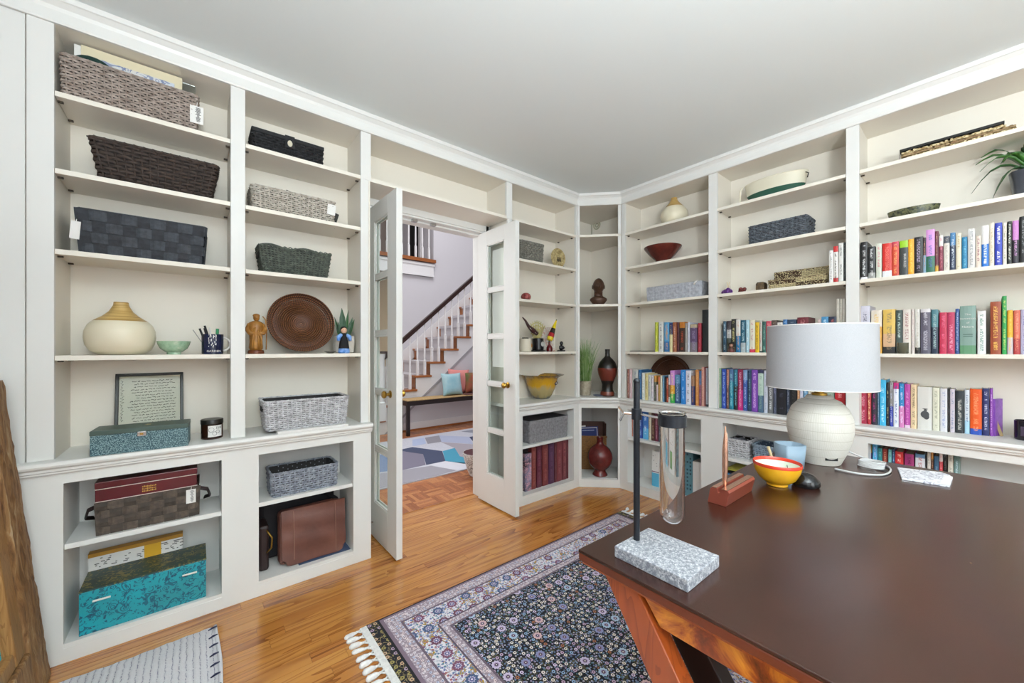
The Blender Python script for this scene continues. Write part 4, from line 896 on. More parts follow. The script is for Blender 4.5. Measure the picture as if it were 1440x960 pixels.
('e2_75','X',0.747,'on the counter row of the middle bay',"""
2.765 1.152 1.128 0.272 moss-grey 6e8a70 - - - - a0b090
2.766 1.126 1.099 0.266 cobalt-blue 2446a0 - - - - a8c0f0
2.768 1.097 1.081 0.265 thin_brown 6a4a44 a06a5c .6 - - c0b0a0
2.768 1.079 1.053 0.265 teal-blue 1f7a92 4a6a90 .7 - - a0e0e8
2.770 1.051 1.029 0.264 black_and_turquoise 222a2c 206a80 .6 - - 80c0d0
2.771 1.027 0.997 0.268 hot-pink_and_maroon c01f78 8a1f48 .5 - - f0c0d8
2.773 0.996 0.971 0.267 mid-blue 3a5aa0 7a9ac0 .75 - - c0d0f0
2.774 0.969 0.948 0.263 navy_round-badged 26405c - - - - 80a8b8
2.775 0.947 0.912 0.269 violet 7a44a8 - - - - e8b8f0
2.777 0.911 0.881 0.270 pale-green_navy-topped b8ccc0 262848 .92 4a6480 .4 80a090
2.779 0.879 0.858 0.267 silver-white c2c6d4 - - - - 909ab0
2.780 0.856 0.829 0.264 grey-speckled 6a6a6c - - - - e0e0e0
2.782 0.828 0.811 0.260 slate 4a4e60 - - - - 8080a0
2.783 0.809 0.761 0.262 wide_black 1c1c22 - - - - 484858
2.786 0.760 0.743 0.259 dark_navy 2a3448 - - - - 9098a8
2.787 0.742 0.708 0.260 matt_black 191a1c - - - - 404040
2.789 0.706 0.694 0.257 orange-tan c08a60 - - - - e0c0a0
2.790 0.693 0.679 0.258 pale_lilac d0cede - - - - a0a0c0
2.791 0.677 0.655 0.254 steel-blue 5a86a8 - - - - c0d8e8
2.792 0.653 0.621 0.252 ivory d8d2c0 - - - - a09880
2.794 0.620 0.576 0.254 olive-tan b8ae88 - - - - 807850
2.797 0.575 0.535 0.252 sage-green a0b0a0 - - - - 607060
2.800 0.532 0.487 0.250 wide_bright_red c82a34 - - - - f0a0a0
"""),
('e1_113','X',1.128,'on the eye-level row beside the corner',"""
2.738 1.603 1.582 0.226 yellow-green c0c43c - - - - e8e890
2.738 1.573 1.536 0.227 white_black-lettered d8d8d4 - - - - 504858
2.738 1.527 1.487 0.222 sky-blue 5a9cc8 - - 3c74a8 .35 e8a860
2.738 1.485 1.462 0.215 navy_over_cream 262a60 - - e0d8a8 .6 c0b880
2.738 1.460 1.430 0.219 rust-brown 9a5c3c - - - - e0b0a0
2.738 1.427 1.411 0.217 thin_dark_maroon 4c2028 - - - - 804050
2.738 1.408 1.368 0.218 dark_brown_orange-marked 3c2a24 c07a28 .8 - - c85030
2.738 1.366 1.350 0.209 thin_grey 9a948e - - - - c0c0c0
2.738 1.347 1.334 0.213 thin_white d8dae6 - - - - 9090b0
2.738 1.329 1.281 0.196 grey-purple 5c4868 b8a888 .88 7a7078 .35 a090b0
2.738 1.274 1.251 0.204 crimson a02838 - - - - c06070
2.738 1.244 1.201 0.294 tall_black_box 1c1e20 - - - - -
"""),
('e1_75','X',0.747,'on the counter row beside the corner',"""
2.745 1.855 1.838 0.236 thin_brown_patterned 9a6a60 - - - - e0c0b0
2.746 1.835 1.812 0.237 pale_pink d8b8bc - - - - f0e0e0
2.746 1.809 1.757 0.239 white_grey-patterned c8c8c4 - - - - 708090
2.748 1.754 1.726 0.235 deep_blue 2f5f8a - - - - 80a8c8
2.749 1.723 1.698 0.213 white_green-edged dbe0dc - - - - a0b0a0
2.750 1.695 1.670 0.209 straw-yellow d6c890 - - - - a89850
2.750 1.668 1.646 0.199 pale_grey d0d0cc - - - - 808088
2.751 1.644 1.623 0.195 white_purple-edged d8d0d4 - - - - 8070a0
2.752 1.620 1.602 0.196 grey_amber-topped 5c5c54 c08a40 .75 - - a0a090
2.752 1.599 1.588 0.126 short_pinkish-white dcccd0 - - - - c0a0a0
2.753 1.585 1.570 0.187 orange_and_green b88a48 d8805c .7 - - c0c080
2.753 1.568 1.553 0.199 cream dcd8c8 - - - - a0a090
2.754 1.550 1.536 0.200 slate-blue 5c88a8 - - - - a0c0d0
2.755 1.533 1.522 0.190 black 24242a - - - - 505060
2.755 1.519 1.505 0.185 orange-red a84830 - - - - e0a080
2.755 1.503 1.491 0.207 white_over_brown 7a6450 d8d4d8 .65 d0d8d0 .2 404040
2.756 1.489 1.455 0.241 multicoloured_pink-green-orange e0a030 c88ad0 .55 38a048 .28 f0e0a0
2.757 1.453 1.415 0.211 slate-navy 38587c 5a8ab0 .7 - - a8c0d8
2.759 1.410 1.373 0.249 vivid_blue 2a80cc - - - - a8d8ff
2.760 1.371 1.335 0.246 wide_white dedee8 - - - - 605060
2.761 1.333 1.310 0.211 navy_amber-banded 3a3c70 a07a60 .65 - - d8a040
2.762 1.303 1.280 0.254 orange d08a4c - - - - e8b880
2.763 1.278 1.263 0.249 blue_over_maroon 8a4a60 4a6a98 .6 - - c0a0b0
2.764 1.261 1.243 0.275 salmon dcA898 - - - - c06860
2.765 1.241 1.234 0.276 thin_maroon 8a3c40 - - - - a06060
2.765 1.232 1.217 0.271 silver-grey b8b8c4 - - 404048 .06 808090
"""),
('e1_base','X',0.430,'on the upper shelf of the corner-side base cabinet',"""
2.775 1.868 1.828 0.182 salmon-orange d88a70 - - - - f0c0a0
2.775 1.821 1.778 0.200 pale_mauve c8b8c0 - - - - a090a0
2.775 1.772 1.733 0.217 dark_blue 24489c - - - - b0c8f0
2.775 1.730 1.683 0.218 bright_blue 3a74c0 - - 60b0e0 .4 e0f0ff
2.775 1.680 1.658 0.219 cream d8d0b8 - - - - b0a080
2.775 1.655 1.628 0.220 dark_brown 5a3430 - - - - b0a080
2.775 1.625 1.598 0.219 maroon 6c2c40 - - - - c090a0
2.775 1.595 1.571 0.211 dark_grey 4a4c58 - - - - 9090a0
2.775 1.565 1.542 0.210 silver b8b8c0 - - - - 808090
2.775 1.539 1.513 0.208 tan_orange d09a70 - - - - f0d0b0
2.775 1.510 1.474 0.207 pale_green c8d0c0 - - - - 90a090
"""),
('n5_base','Y',0.068,'in the low cupboard right of the French doors',"""
2.200 2.000 2.048 0.323 brown-red 7a3834 - - - - a06058
2.200 2.054 2.107 0.322 plum-maroon 5c2438 - - - - 8a5060
2.200 2.115 2.178 0.323 russet-maroon 743234 - - - - a06058
2.200 2.184 2.246 0.324 dark_purple 4a2848 - - - - 705070
2.200 2.250 2.273 0.322 thin_oxblood 5a2830 - - - - 805050
2.200 2.277 2.336 0.324 brick-maroon 78343a - - - - a06060
2.200 2.340 2.392 0.324 red-maroon 6c2e36 - - - - 9a5a58
2.200 2.396 2.446 0.324 dark_maroon 5e2a32 - - - - 905050
"""),
]
PH = {'e3_152': ('upper book row, right-hand bay', 'books on the upper row of the right-hand bay'), 'e3_113': ('eye-level row, right-hand bay', 'books on the eye-level row of the right-hand bay'), 'e3_75': ('counter row, right-hand bay', 'books on the counter of the right-hand bay'),
 'e3_base': ('base cupboard behind the desk', 'books in the base cupboard behind the desk'), 'e2_152': ('upper shelf, middle bay', 'white books at the end of the upper shelf'), 'e2_113': ('eye-level row behind the lamp', 'books on the eye-level row of the middle bay'),
 'e2_75': ('counter row behind the lamp', 'books on the counter of the middle bay'), 'e1_113': ('eye-level row beside the corner', 'books on the eye-level row beside the corner'), 'e1_75': ('counter row beside the corner', 'books on the counter beside the corner'),
 'e1_base': ('base cupboard beside the corner', 'books in the base cupboard beside the corner'), 'n5_base': ('base cupboard beside the French door', 'maroon volumes in the base cupboard')}
random.seed(21)
LE = {}
for key, ax, zb, ph, txt in BOOKS:
    for i, l in enumerate(txt.strip().splitlines()):
        f = l.split(); p, u0, u1, h = map(float, f[:4]); desc = f[4].replace('_', ' '); sp = desc.startswith('@'); desc = desc.lstrip('@')
        wd = abs(u1 - u0) - .0008; dmax = (EB - p - .012) if ax == 'X' else (NB - p - .012)
        if key == 'e3_base': pass
        h = max(h, .05); d = min(dmax, h * random.uniform(.66, .74))
        if p + d > (EB if ax == 'X' else NB) - .008: d = dmax
        noun = 'binder' if 'tall thin' in desc else ('box file' if 'black box' in desc else 'book'); desc = desc.replace(' box', '')
        lab = '%s %s, %s from left, %s' % (desc, noun, ordn(i + 1), PH[key][0])
        loc = (p, u0, zb) if ax == 'X' else (u0, p, zb)
        t = book(loc, -90 if ax == 'X' else 0, wd, d, h, f[5:11], lab, PH[key][1], ink=not sp)
        LE[(key, i)] = (t, wd, h, d)
# lettering on the thick grey-green book, figure on the wide off-white one
bt, wd, hh_, _ = LE[('e3_113', 12)]; MX = Matrix.Rotation(pi / 2, 4, 'X')
for j, (s_, sz) in enumerate((('The', .012), ('Invention', .0125), ('of', .011), ('Nature', .0125))):
    text(s_, sz, CARD, bt, Matrix.Translation((wd / 2, -.0028, hh_ * (.82 - .085 * j))) @ MX, 'spine_lettering')
for j in range(2): MB().box(wd * .2, -.0026, hh_ * (.40 - .04 * j), wd * .8, -.0018, hh_ * (.415 - .04 * j)).build('spine_line', P('spine_ink%d' % j, '4a6a60', .5), bt)
bt, wd, hh_, _ = LE[('e3_75', 11)]; mb = MB()
mb.ball((wd * .55, -.002, hh_ * .46), (.006, .0008, .005), 12, 8).ball((wd * .54, -.002, hh_ * .49), (.010, .0008, .002), 12, 8).ball((wd * .52, -.0022, hh_ * .36), (.015, .0008, .018), 14, 10).ball((wd * .62, -.0022, hh_ * .31), (.010, .0008, .014), 14, 10)
mb.build('spine_figure', P('figure_print', '4a4a4c', .6), bt)
for k_, s_, sz in ((5, 'BRAIN RULES', .0115),):
    bt, wd, hh_, _ = LE[('e3_152', k_)]; text(s_, sz, CARD, bt, Matrix.Translation((wd * .62, -.0030, hh_ * .42)) @ MX @ Matrix.Rotation(-pi / 2, 4, 'Z'), 'spine_lettering')
    for o in bt.children:
        if 'inked' in o: o['inked'] = 0.0
# leaning and lying books
def hbook(ax, u0, u1, d0, th, z, dep, c, label, group=None):
    wd = abs(u1 - u0); t = T('book', label, 'book', (d0, max(u0, u1), z) if ax == 'X' else (min(u0, u1), d0, z), -90 if ax == 'X' else 0, group)
    MB().box(0, 0, 0, wd, dep, .0025).box(0, 0, th - .0025, wd, dep, th).box(0, 0, 0, wd, .003, th).build('cover', P('cover_' + c, c, .4), t); MB().box(.002, .004, .0026, wd - .002, dep - .002, th - .0026).build('page_block', PAGES, t); return t
hbook('X', 1.520, 1.405, 2.755, .022, 1.128 + .181, .15, 'b04a58', 'rose-red book lying across upright books beside the corner')
hbook('X', 1.400, 1.300, 2.765, .016, 1.128 + .183, .15, '1e2022', 'black book lying on top of upright books beside the corner')
t = T('softcover', 'purple softcover fanned open at the right end of the counter row', 'book', (2.872, -.028, ZC), -90)
MB().prism([(0, 0), (.008, -.002), (.030, .050), (.020, .054)], 0, .172).build('cover', P('purple_card', '6e3a94', .4, vary=(30, '9a5cc0', .2)), t)
t = T('softcover', 'tan softcover leaning behind the purple one on the counter', 'book', (2.885, -.050, ZC), -90); MB().box(0, 0, 0, .010, .05, .178, M=Matrix.Rotation(rad(-14), 4, 'Y')).build('cover', P('tan_card', 'a58c64', .6), t)

# ================================================================= RIGHT OF THE DOORS (north)
basket('rope_basket', 'taupe-grey rope basket half hidden by the right French door', 'N', 1.925, 2.172, 2.245, 1.818, .165, .13, TPW, taper=.93, rows=10, pitch=.018, liner=LN_D)
t = T('straw_plaque', 'round woven straw plaque with dark figures on a small stand', 'ornament', (2.318, 2.225, 1.819)); STR = strands('straw_coil', '8a7446', 'c8b684');
pl = MB()
for i in range(9):
    r = .006 + i * .0085; pl.tube([(r * cos(q * pi / 20) * 1.05, 0, .082 + r * sin(q * pi / 20)) for q in range(40)], .0055, 6, closed=True)
pl.build('straw_coils', STR, t, smooth=True); mb = MB()
for x in (-.018, 0, .018): mb.ball((x, -.006, .062), (.006, .003, .014), 10, 8).ball((x, -.006, .082), (.0045, .003, .005), 8, 6)
mb.build('woven_figures', P('dark_straw', '2c2014', .8), t, smooth=True); MB().tube([(-.05, .01, .002), (-.04, -.02, .004), (.04, -.02, .004), (.055, -.01, .02)], .004, 6).build('stand', DARKWOOD, t, smooth=True)
t = T('paperweight', 'dark red round ornament beside the right French door', 'ornament', (1.958, 2.22, 1.521)); MB().lathe([(.020, 0), (.034, .010), (.040, .028), (.033, .046), (.018, .056), (.0, .056)], n=28).build('body', P('red_marble', '6e1c20', .3, vary=(40, 'b0605a', .12)), t, smooth='auto')
t = T('flat_dish', 'flat dark leaf-shaped dish on the shelf below the straw plaque', 'dish', (2.37, 2.29, 1.521)); MB().prism([(-.13, .0), (-.08, -.02), (.05, -.02), (.1, -.005), (.05, .03), (-.06, .03)], 0, .008).build('body', P('dark_bronze', '3c3630', .4), t, bevel=.002); MB().tube([(-.08, -.005, .008), (-.1, 0, .018), (-.135, 0, .010)], .003, 6).build('stem', DARKWOOD, t, smooth=True)
CREAMG = P('cream_glaze', 'd8d0bc', .25)
t = T('mug', 'cream mug with an orange blossom right of the French door', 'mug', (1.948, 2.215, 1.128)); MB().lathe([(.040, 0), (.046, .004), (.046, .10), (.043, .10), (.042, .01), (0, .01)], n=32).build('body', CREAMG, t, smooth='auto')
MB().tube([(.044 + .02 * sin(a * pi / 8), 0, .05 + .026 * cos(a * pi / 8)) for a in range(9)], .005, 8).build('handle', CREAMG, t, smooth=True)
MB().ball((.030, -.0345, .048), (.011, .004, .015), 12, 8).build('blossom', P('orange_blossom', 'c88a3c', .4), t, smooth=True)
mb = MB(); 
for i in range(7): mb.ball((-.025 + i * .008, .01 * (i % 2), .104), (.008, .008, .006), 8, 6)
mb.build('lumps', DARK, t, smooth=True)
t = T('mug', 'black mug with a round white badge on a dark saucer', 'mug', (2.088, 2.225, 1.128)); BG = P('black_glaze', '141318', .15)
MB().lathe([(.040, .014), (.045, .018), (.045, .105), (.042, .105), (.041, .022), (0, .022)], n=32).build('body', BG, t, smooth='auto'); MB().lathe([(.04, 0), (.066, .010), (.067, .014), (.04, .012), (0, .012)], n=32).build('saucer', BG, t, smooth='auto')
MB().tube([(.044 + .022 * sin(a * pi / 8), 0, .062 + .028 * cos(a * pi / 8)) for a in range(9)], .005, 8).build('handle', P('maroon_glaze', '5a1420', .2), t, smooth=True)
MB().lathe([(0, 0), (.020, 0), (.020, .002), (0, .002)], n=20, M=Matrix.Translation((.012, -.0445, .06)) @ Matrix.Rotation(rad(90), 4, 'X')).build('badge', P('silver_badge', 'b8bab4', .4), t)
t = T('wooden_pipe', 'long striped wooden pipe lying across the black mug', 'pipe', (2.02, 2.245, 1.128)); MB().tube([(-.075, 0, .265), (-.045, 0, .24), (-.015, 0, .20), (.03, -.005, .165), (.07, -.01, .14)], [.004, .008, .012, .020, .015], 10).build('stem', P('striped_pipe', '3c1c1e', .4), t, smooth=True)
mb = MB()
for i in range(3): mb.tube([(-.01 + i * .012, -.012, .185 - i * .004), (.045 + i * .01, -.022, .145 - i * .004)], .0018, 5)
mb.build('stripe', CARD, t)
t = T('paper_fan', 'pale yellow lattice fan behind the black mug', 'fan', (2.15, 2.30, 1.128)); mb = MB()
for i in range(9): a = rad(55 + i * 9); mb.tube([(0, 0, .04), (.25 * cos(a) * .6, 0, .04 + .25 * sin(a) * .85)], .0035, 5)
for r in (.12, .15, .18, .205): mb.tube([(r * cos(rad(a)) * .62, .002, .04 + r * sin(rad(a)) * .95) for a in range(50, 136, 6)], .0035, 5)
mb.build('lattice', P('pale_yellow_straw', 'c8bc78', .6), t, smooth=True)
t = T('carnival_horn', 'yellow, black and red cone pointing up behind the mugs', 'horn', (2.20, 2.255, 1.128)); MY = P('yellow_enamel', 'e0c81c', .3); MRd = P('red_enamel', 'a82028', .3)
ax_ = Matrix.Rotation(rad(26), 4, 'Y')
for nm, pr, m_ in (('tip', [(0, .30), (.004, .295), (.006, .285)], DARKWOOD), ('yellow_cone', [(.006, .285), (.018, .21)], MY), ('black_band', [(.018, .21), (.024, .165)], BLACK), ('red_band', [(.024, .165), (.028, .13)], MRd), ('yellow_base', [(.028, .13), (.022, .105), (0, .10)], MY)): MB().lathe(pr[::-1], n=20, M=ax_).build(nm, m_, t, smooth='auto')
MB().tube([ax_ @ Vector((0, 0, .10)), (.03, 0, .002)], .006, 8).build('peg', DARKWOOD, t)
t = T('painted_card', 'white card with faint red sketches leaning behind the horn', 'card', (2.31, 2.32, 1.129), 0); t.rotation_euler = (rad(-8), 0, 0); MB().box(-.075, -.002, 0, .065, .002, .205).build('card_sheet', brocade('sketched_card', 'd0cec4', 'd8d4cc', 'b87a70', 60), t)
t = T('perfume_bottle', 'small dark red glass bottle in front of the sketched card', 'bottle', (2.195, 2.205, 1.128)); MB().lathe([(.020, 0), (.026, .006), (.026, .03), (.014, .05), (.008, .058), (.008, .072), (.012, .075), (0, .078)], n=24).build('body', P('ruby_glass', '5a0c14', .08), t, smooth='auto')
t = T('figurine', 'small black seated idol at the end of the mug shelf', 'figurine', (2.396, 2.265, 1.128)); mb = MB().box(-.028, -.02, 0, .028, .02, .012); mb.ball((0, 0, .032), (.022, .018, .024), 14, 10).ball((0, -.002, .068), (.015, .014, .018), 14, 10)
for s in (-1, 1): mb.tube([(s * .018, 0, .045), (s * .024, -.012, .03), (s * .006, -.02, .022)], .006, 8)
mb.build('body', BG, t, smooth='auto')
def amber():
    g = G('amber_art_glass'); p = g.co(); z = g.sep(g.co('Generated'))[2]; n = g.noise(g.map(p, (14, 14, 3.5)), 1.3, 3, .6, 1.5)
    c = g.ramp(g.m('ADD', z, g.m('MULTIPLY', g.m('SUBTRACT', n, .5), .5)), [(.0, '6e6e68'), (.12, '9a8a5c'), (.4, 'a99668'), (.6, 'c8961c'), (.85, 'b88a20'), (1, '6a5634')]); return g.out(c, .12)
t = T('glass_bowl', 'flared amber art-glass bowl with an eye-shaped spot', 'bowl', (2.185, 2.285, ZC))
MB().lathe([(.052, 0), (.066, .004), (.085, .03), (.108, .08), (.124, .13), (.132, .165), (.150, .180), (.182, .192), (.184, .195), (.15, .187), (.126, .168), (.115, .12), (.09, .06), (.06, .012), (0, .010)], n=56).build('body', amber(), t, smooth='auto')
ex = Matrix.Translation((.048, -.116, .128)) @ Matrix.Rotation(rad(78), 4, 'X') @ Matrix.Rotation(rad(20), 4, 'Z') @ Matrix.Scale(1.6, 4, (1, 0, 0)); MB().lathe([(0, 0), (.012, 0), (.012, .0035), (0, .005)], n=20, M=ex).build('eye_spot', BLACK, t); MB().lathe([(0, .004), (.005, .004), (.005, .007), (0, .007)], n=16, M=ex).build('eye_centre', CREAMG, t)
t = basket('lidded_basket', 'grey strap-woven lidded box above the maroon volumes', 'N', 1.955, 2.372, 2.175, .43, .165, .175, GSTR, taper=.99, rows=7, pitch=.024, style='strap', open_top=False, rim=False)
MB().box(-.212, -.090, .145, .212, .09, .172).build('lid', GSTR, t, bevel=.003); MB().box(-.212 - .001, -.091, .172, .212, .09, .1735).build('lid_top', P('dark_grey_lid', '34323a', .6), t)
t = T('photo_album', 'floral-print album, leftmost beside the maroon volumes', 'book', (1.929, 2.195, .068)); MB().box(.0, 0, 0, .064, .17, .285).build('cover', brocade('floral_print', '2a2630', 'a8a0c0', 'd8a0a8', 60), t, bevel=.002); MB().box(.003, .004, .2855, .061, .165, .288).build('black_top', BLACK, t)
t = T('box', 'dark box lying on top of the maroon volumes, left end', 'box', (1.99, 2.30, .3565)); MB().box(-.05, -.06, 0, .045, .1, .036).build('body', P('dark_box', '2a2226', .5), t, bevel=.002)

# ================================================================= DIAGONAL CORNER
t = T('bust', 'dark bronze bust of a man on the corner shelf', 'bust', (2.690, 2.105, 1.523), -43)
def head_mesh(c, s, n=40, m=32):
    vs = []; fs = []
    for j in range(m + 1):
        v = -pi / 2 + pi * j / m
        for k in range(n):
            q = 2 * pi * k / n; x = cos(v) * sin(q); y = -cos(v) * cos(q); z = sin(v); X = x * (.80 - .06 * z * z); Y = y * .95; Z = z
            f = max(0, -y)
            if z < 0: X *= 1 + .28 * z; Y *= 1 + .06 * z
            g_ = lambda cx, cz, w1, w2: math.exp(-((x - cx) / w1) ** 2 - ((z - cz) / w2) ** 2) * f
            Y -= .38 * g_(0, -.16, .14, .17) + .10 * g_(0, .02, .10, .2) + .12 * g_(0, .26, .5, .08) + .08 * g_(0, -.47, .22, .06) + .07 * g_(0, -.58, .2, .05) + .12 * g_(0, -.82, .25, .14)
            Y += .20 * g_(.30, .08, .15, .10) + .20 * g_(-.30, .08, .15, .10) + .05 * g_(0, -.68, .25, .05)
            X *= 1 + .10 * math.exp(-((z + .1) / .2) ** 2) * (abs(y) < .6)
            vs.append((c[0] + s * X, c[1] + s * Y, c[2] + s * Z * 1.16))
    for j in range(m):
        for k in range(n): a = j * n + k; b = j * n + (k + 1) % n; fs.append((a, b, b + n, a + n))
    return vs, fs
BRZ = P('dark_bronze_patina', '4a3428', .36, .3, vary=(30, '5e4436', .2))
mb = MB(); mb.add(*head_mesh((0, -.004, .163), .062)); mb.tube([(0, .012, .05), (0, .010, .08), (0, .004, .135)], [.044, .036, .036], 20)
mb.lathe([(.040, 0), (.044, .004), (.054, .02), (.074, .046), (.070, .060), (.044, .076), (.030, .086)], n=32, M=Matrix.Scale(.72, 4, (0, 1, 0)))
for s in (-1, 1): mb.ball((s * .050, .002, .160), (.006, .011, .018), 10, 8)
mb.tube([(-.030, -.024, .080), (0, -.046, .050), (.030, -.024, .080)], .005, 6)
mb.build('bronze_cast', BRZ, t, smooth=True)
t = T('grass_plant', 'tall artificial grass in a ribbed whitewashed pot, corner counter', 'plant', (2.622, 2.195, ZC))
MB().lathe([(.040, 0), (.046, .003)] + [(.046 + .010 * i / 12 + (.0015 if i % 2 else 0), .006 + .0095 * i) for i in range(13)] + [(.060, .118), (.060, .126), (.054, .126), (.052, .10), (0, .10)], n=40).build('pot', P('whitewashed_clay', 'b5aa96', .8, vary=(30, '8a7f6c', .2), bump=(60, .4)), t, smooth='auto')
gm = MB(); random.seed(4)
for i in range(230):
    a = random.uniform(0, 2 * pi); r0 = random.uniform(0, .045); L = random.uniform(.26, .41); sp_ = random.uniform(.02, .13) * (r0 / .045 * .6 + .4); wv = random.uniform(.0014, .0026); pts = []
    for q in range(5): f = q / 4; rr = r0 + sp_ * f ** 1.8; pts.append((rr * cos(a), rr * sin(a), .10 + L * f - sp_ * .25 * f * f))
    v_, f_ = blade(pts, [wv, wv, wv * .9, wv * .6, .0003], .0004); gm.add(v_, f_, random.choice((0, 0, 1)))
gm.build('grass_blades', [GREEN1, plantm('grass_light', '86a868', 'b0c48e')], t, kind='stuff')
def bvase():
    g = G('black_red_banded_pottery'); z = g.sep(g.co('Generated'))[2]; n = g.noise(g.co(), 25, 3, .6)
    zz = g.m('ADD', z, g.m('MULTIPLY', g.m('SUBTRACT', n, .5), .01)); c = g.ramp(zz, [(0, '4a2418'), (.03, '7a3a2a'), (.10, '17130f'), (.32, '15120f'), (.335, '6a2a1e'), (.59, '7e3426'), (.60, '191512')], 'CONSTANT'); return g.out(c, .3)
t = T('vase', 'black bottle vase with broad rust-red bands, corner counter', 'vase', (2.722, 2.035, ZC))
MB().lathe([(.052, 0), (.058, .004), (.058, .03), (.046, .055), (.044, .10), (.058, .140), (.076, .185), (.082, .225), (.080, .250), (.066, .288), (.042, .318), (.024, .335), (.020, .345), (.019, .375), (.021, .40), (.018, .40), (.015, .36), (0, .35)], n=48).build('body', bvase(), t, smooth='auto')
t = T('dish', 'small blue-grey dish between the grass pot and the black vase', 'dish', (2.655, 2.080, ZC)); MB().lathe([(.02, 0), (.042, .008), (.044, .011), (.02, .004), (0, .004)], n=28).build('body', P('blue_grey_glaze', '6f7a94', .3), t, smooth='auto')
t = T('ceramic_ring', 'round cream ring fitting on the back of the top corner shelf', 'fitting', (2.957, 2.330, 2.325), -90); MB().tube([(.036 * cos(q * pi / 16), -.003, .0 + .036 * sin(q * pi / 16)) for q in range(32)], .006, 10, closed=True).build('ring', P('pale_ceramic', 'b8b49a', .4), t, smooth=True)
MB().tube([(.016 * cos(q * pi / 10), -.003, .016 * sin(q * pi / 10)) for q in range(20)], .004, 8, closed=True).build('inner_ring', P('pale_ceramic2', 'a8a48a', .4), t, smooth=True); MB().box(-.066, -.004, -.2, -.060, -.0, .03).build('cable', P('clear_foot', 'a8a690', .4), t)
t = T('vase', 'mottled red round vase with a flared foot in the corner cupboard', 'vase', (2.682, 2.082, .068))
MB().lathe([(.056, 0), (.064, .006), (.062, .016), (.048, .034), (.046, .05), (.074, .074), (.096, .110), (.105, .150), (.101, .190), (.082, .228), (.052, .254), (.032, .268), (.026, .285), (.028, .318), (.031, .325), (.026, .325), (.016, .29), (0, .28)], n=48).build('body', P('mottled_red_glaze', '7a2c28', .25, vary=(18, '4a1a1a', .22)), t, smooth='auto')
t = T('wooden_crate', 'open honey wooden box standing in the corner cupboard', 'box', (2.76, 2.235, .068), -43)
WB = wood('crate_wood', '9a6a34', '5a3818', 'b8884c', (12, 12, 30), .5, 0, axis='obj', per=False)
for nm, b in (('front_panel', (-.135, -.012, 0, .13, 0, .30)), ('back_panel', (-.135, .10, 0, .13, .112, .41)), ('side_panel', (-.135, 0, 0, -.123, .10, .30)), ('side_panel', (.118, 0, 0, .13, .10, .41)), ('bottom_panel', (-.123, 0, 0, .118, .10, .01))): MB().box(*b).build(nm, WB if 'front' in nm else P('walnut_box', '4a2a1e', .45), t, bevel=.002)
MB().box(-.14, -.016, .285, .135, -.011, .30).build('front_rail', WB, t)
for i, (x0, c, lb) in enumerate(((-.09, '24306a', 'navy certificate folder with white border in the wooden box'), (-.115, 'dcd8d0', 'white booklet fanned left of the navy folder'))):
    q = T('folder', lb, 'folder', (2.76, 2.235, .068), -43); MB().box(x0, .03 + .02 * i, .012, x0 + .17 - .05 * i, .036 + .02 * i, .375 + .01 * i, M=Matrix.Rotation(rad(-3 - 5 * i), 4, 'Y')).build('sheet_body', P('folder_c%d' % i, c, .5), q)
    if i == 0:
        M_ = Matrix.Rotation(rad(-3), 4, 'Y')
        for b in ((x0 + .008, .0285, .362, x0 + .162, .0298, .367), (x0 + .008, .0285, .25, x0 + .012, .0298, .367), (x0 + .158, .0285, .25, x0 + .162, .0298, .367)): MB().box(*b, M=M_).build('white_border', CARD, q)
        for k_ in range(9): MB().box(x0 + .03 + k_ * .012, .0285, .338, x0 + .038 + k_ * .012, .0298, .346, M=M_).build('printed_letter', P('pale_blue_print', 'a8b4d8', .5) if k_ == 0 else bpy.data.materials['pale_blue_print'], q)

# ================================================================= EAST SHELF ORNAMENTS
t = T('vase', 'cream and bamboo gourd vase on the top shelf beside the corner', 'vase', (2.850, 1.508, 2.102))
MB().lathe([(.050, 0), (.068, .004), (.090, .03), (.100, .065), (.096, .095), (.078, .125), (.055, .150), (.035, .172), (.024, .19), (.022, .208), (.018, .208), (0, .19)], n=48).build('body', BAMB, t, smooth='auto')
t = T('dish', 'flat dark dish at the left end of the gourd vase shelf', 'dish', (2.80, 1.80, 2.102)); MB().lathe([(.03, 0), (.055, .006), (.05, .008), (0, .004)], n=24).build('body', DARKWOOD, t, smooth='auto')
t = T('bowl', 'dark red wooden flared bowl with a narrow foot', 'bowl', (2.842, 1.598, 1.818)); MB().lathe([(.058, 0), (.060, .004), (.050, .016), (.056, .030), (.095, .068), (.135, .118), (.140, .130), (.132, .128), (.09, .075), (.04, .035), (0, .03)], n=48).build('body', P('mahogany_bowl', '4a1a16', .25, vary=(8, '6e2a20', .2)), t, smooth='auto')
t = basket('strap_basket', 'pale silver strap-woven basket in the bay beside the corner', 'X', 1.690, 1.262, 2.762, 1.521, .110, .185, SSTR, taper=.98, rows=5, pitch=.024, style='strap', liner=LN_D)
MB().tube([(.165, -.094, .09), (.175, -.10, .105), (.19, -.094, .115)], .008, 8, flat=.3).build('ribbon_bow', CARD, t, smooth=True)
hbook('X', 1.86, 1.70, 2.79, .006, 1.128, .14, '3a3a30', 'thin dark booklet lying flat left of the yellow-green book')
t = T('oval_tub', 'cream enamel oval tub lying on its side, green base, top shelf', 'tub', (2.86, .842, 2.102), -90); EN = P('cream_enamel', 'ddd6c0', .25); GN = P('green_enamel', '2f5a4a', .25)
def oval(mb, a, b, z0, z1, a2=None, b2=None, n=48):
    a2 = a2 or a; b2 = b2 or b; mb.add([(a * cos(q * 2 * pi / n), b * sin(q * 2 * pi / n), z0) for q in range(n)] + [(a2 * cos(q * 2 * pi / n), b2 * sin(q * 2 * pi / n), z1) for q in range(n)], [(i, (i + 1) % n, n + (i + 1) % n, n + i) for i in range(n)]); return mb
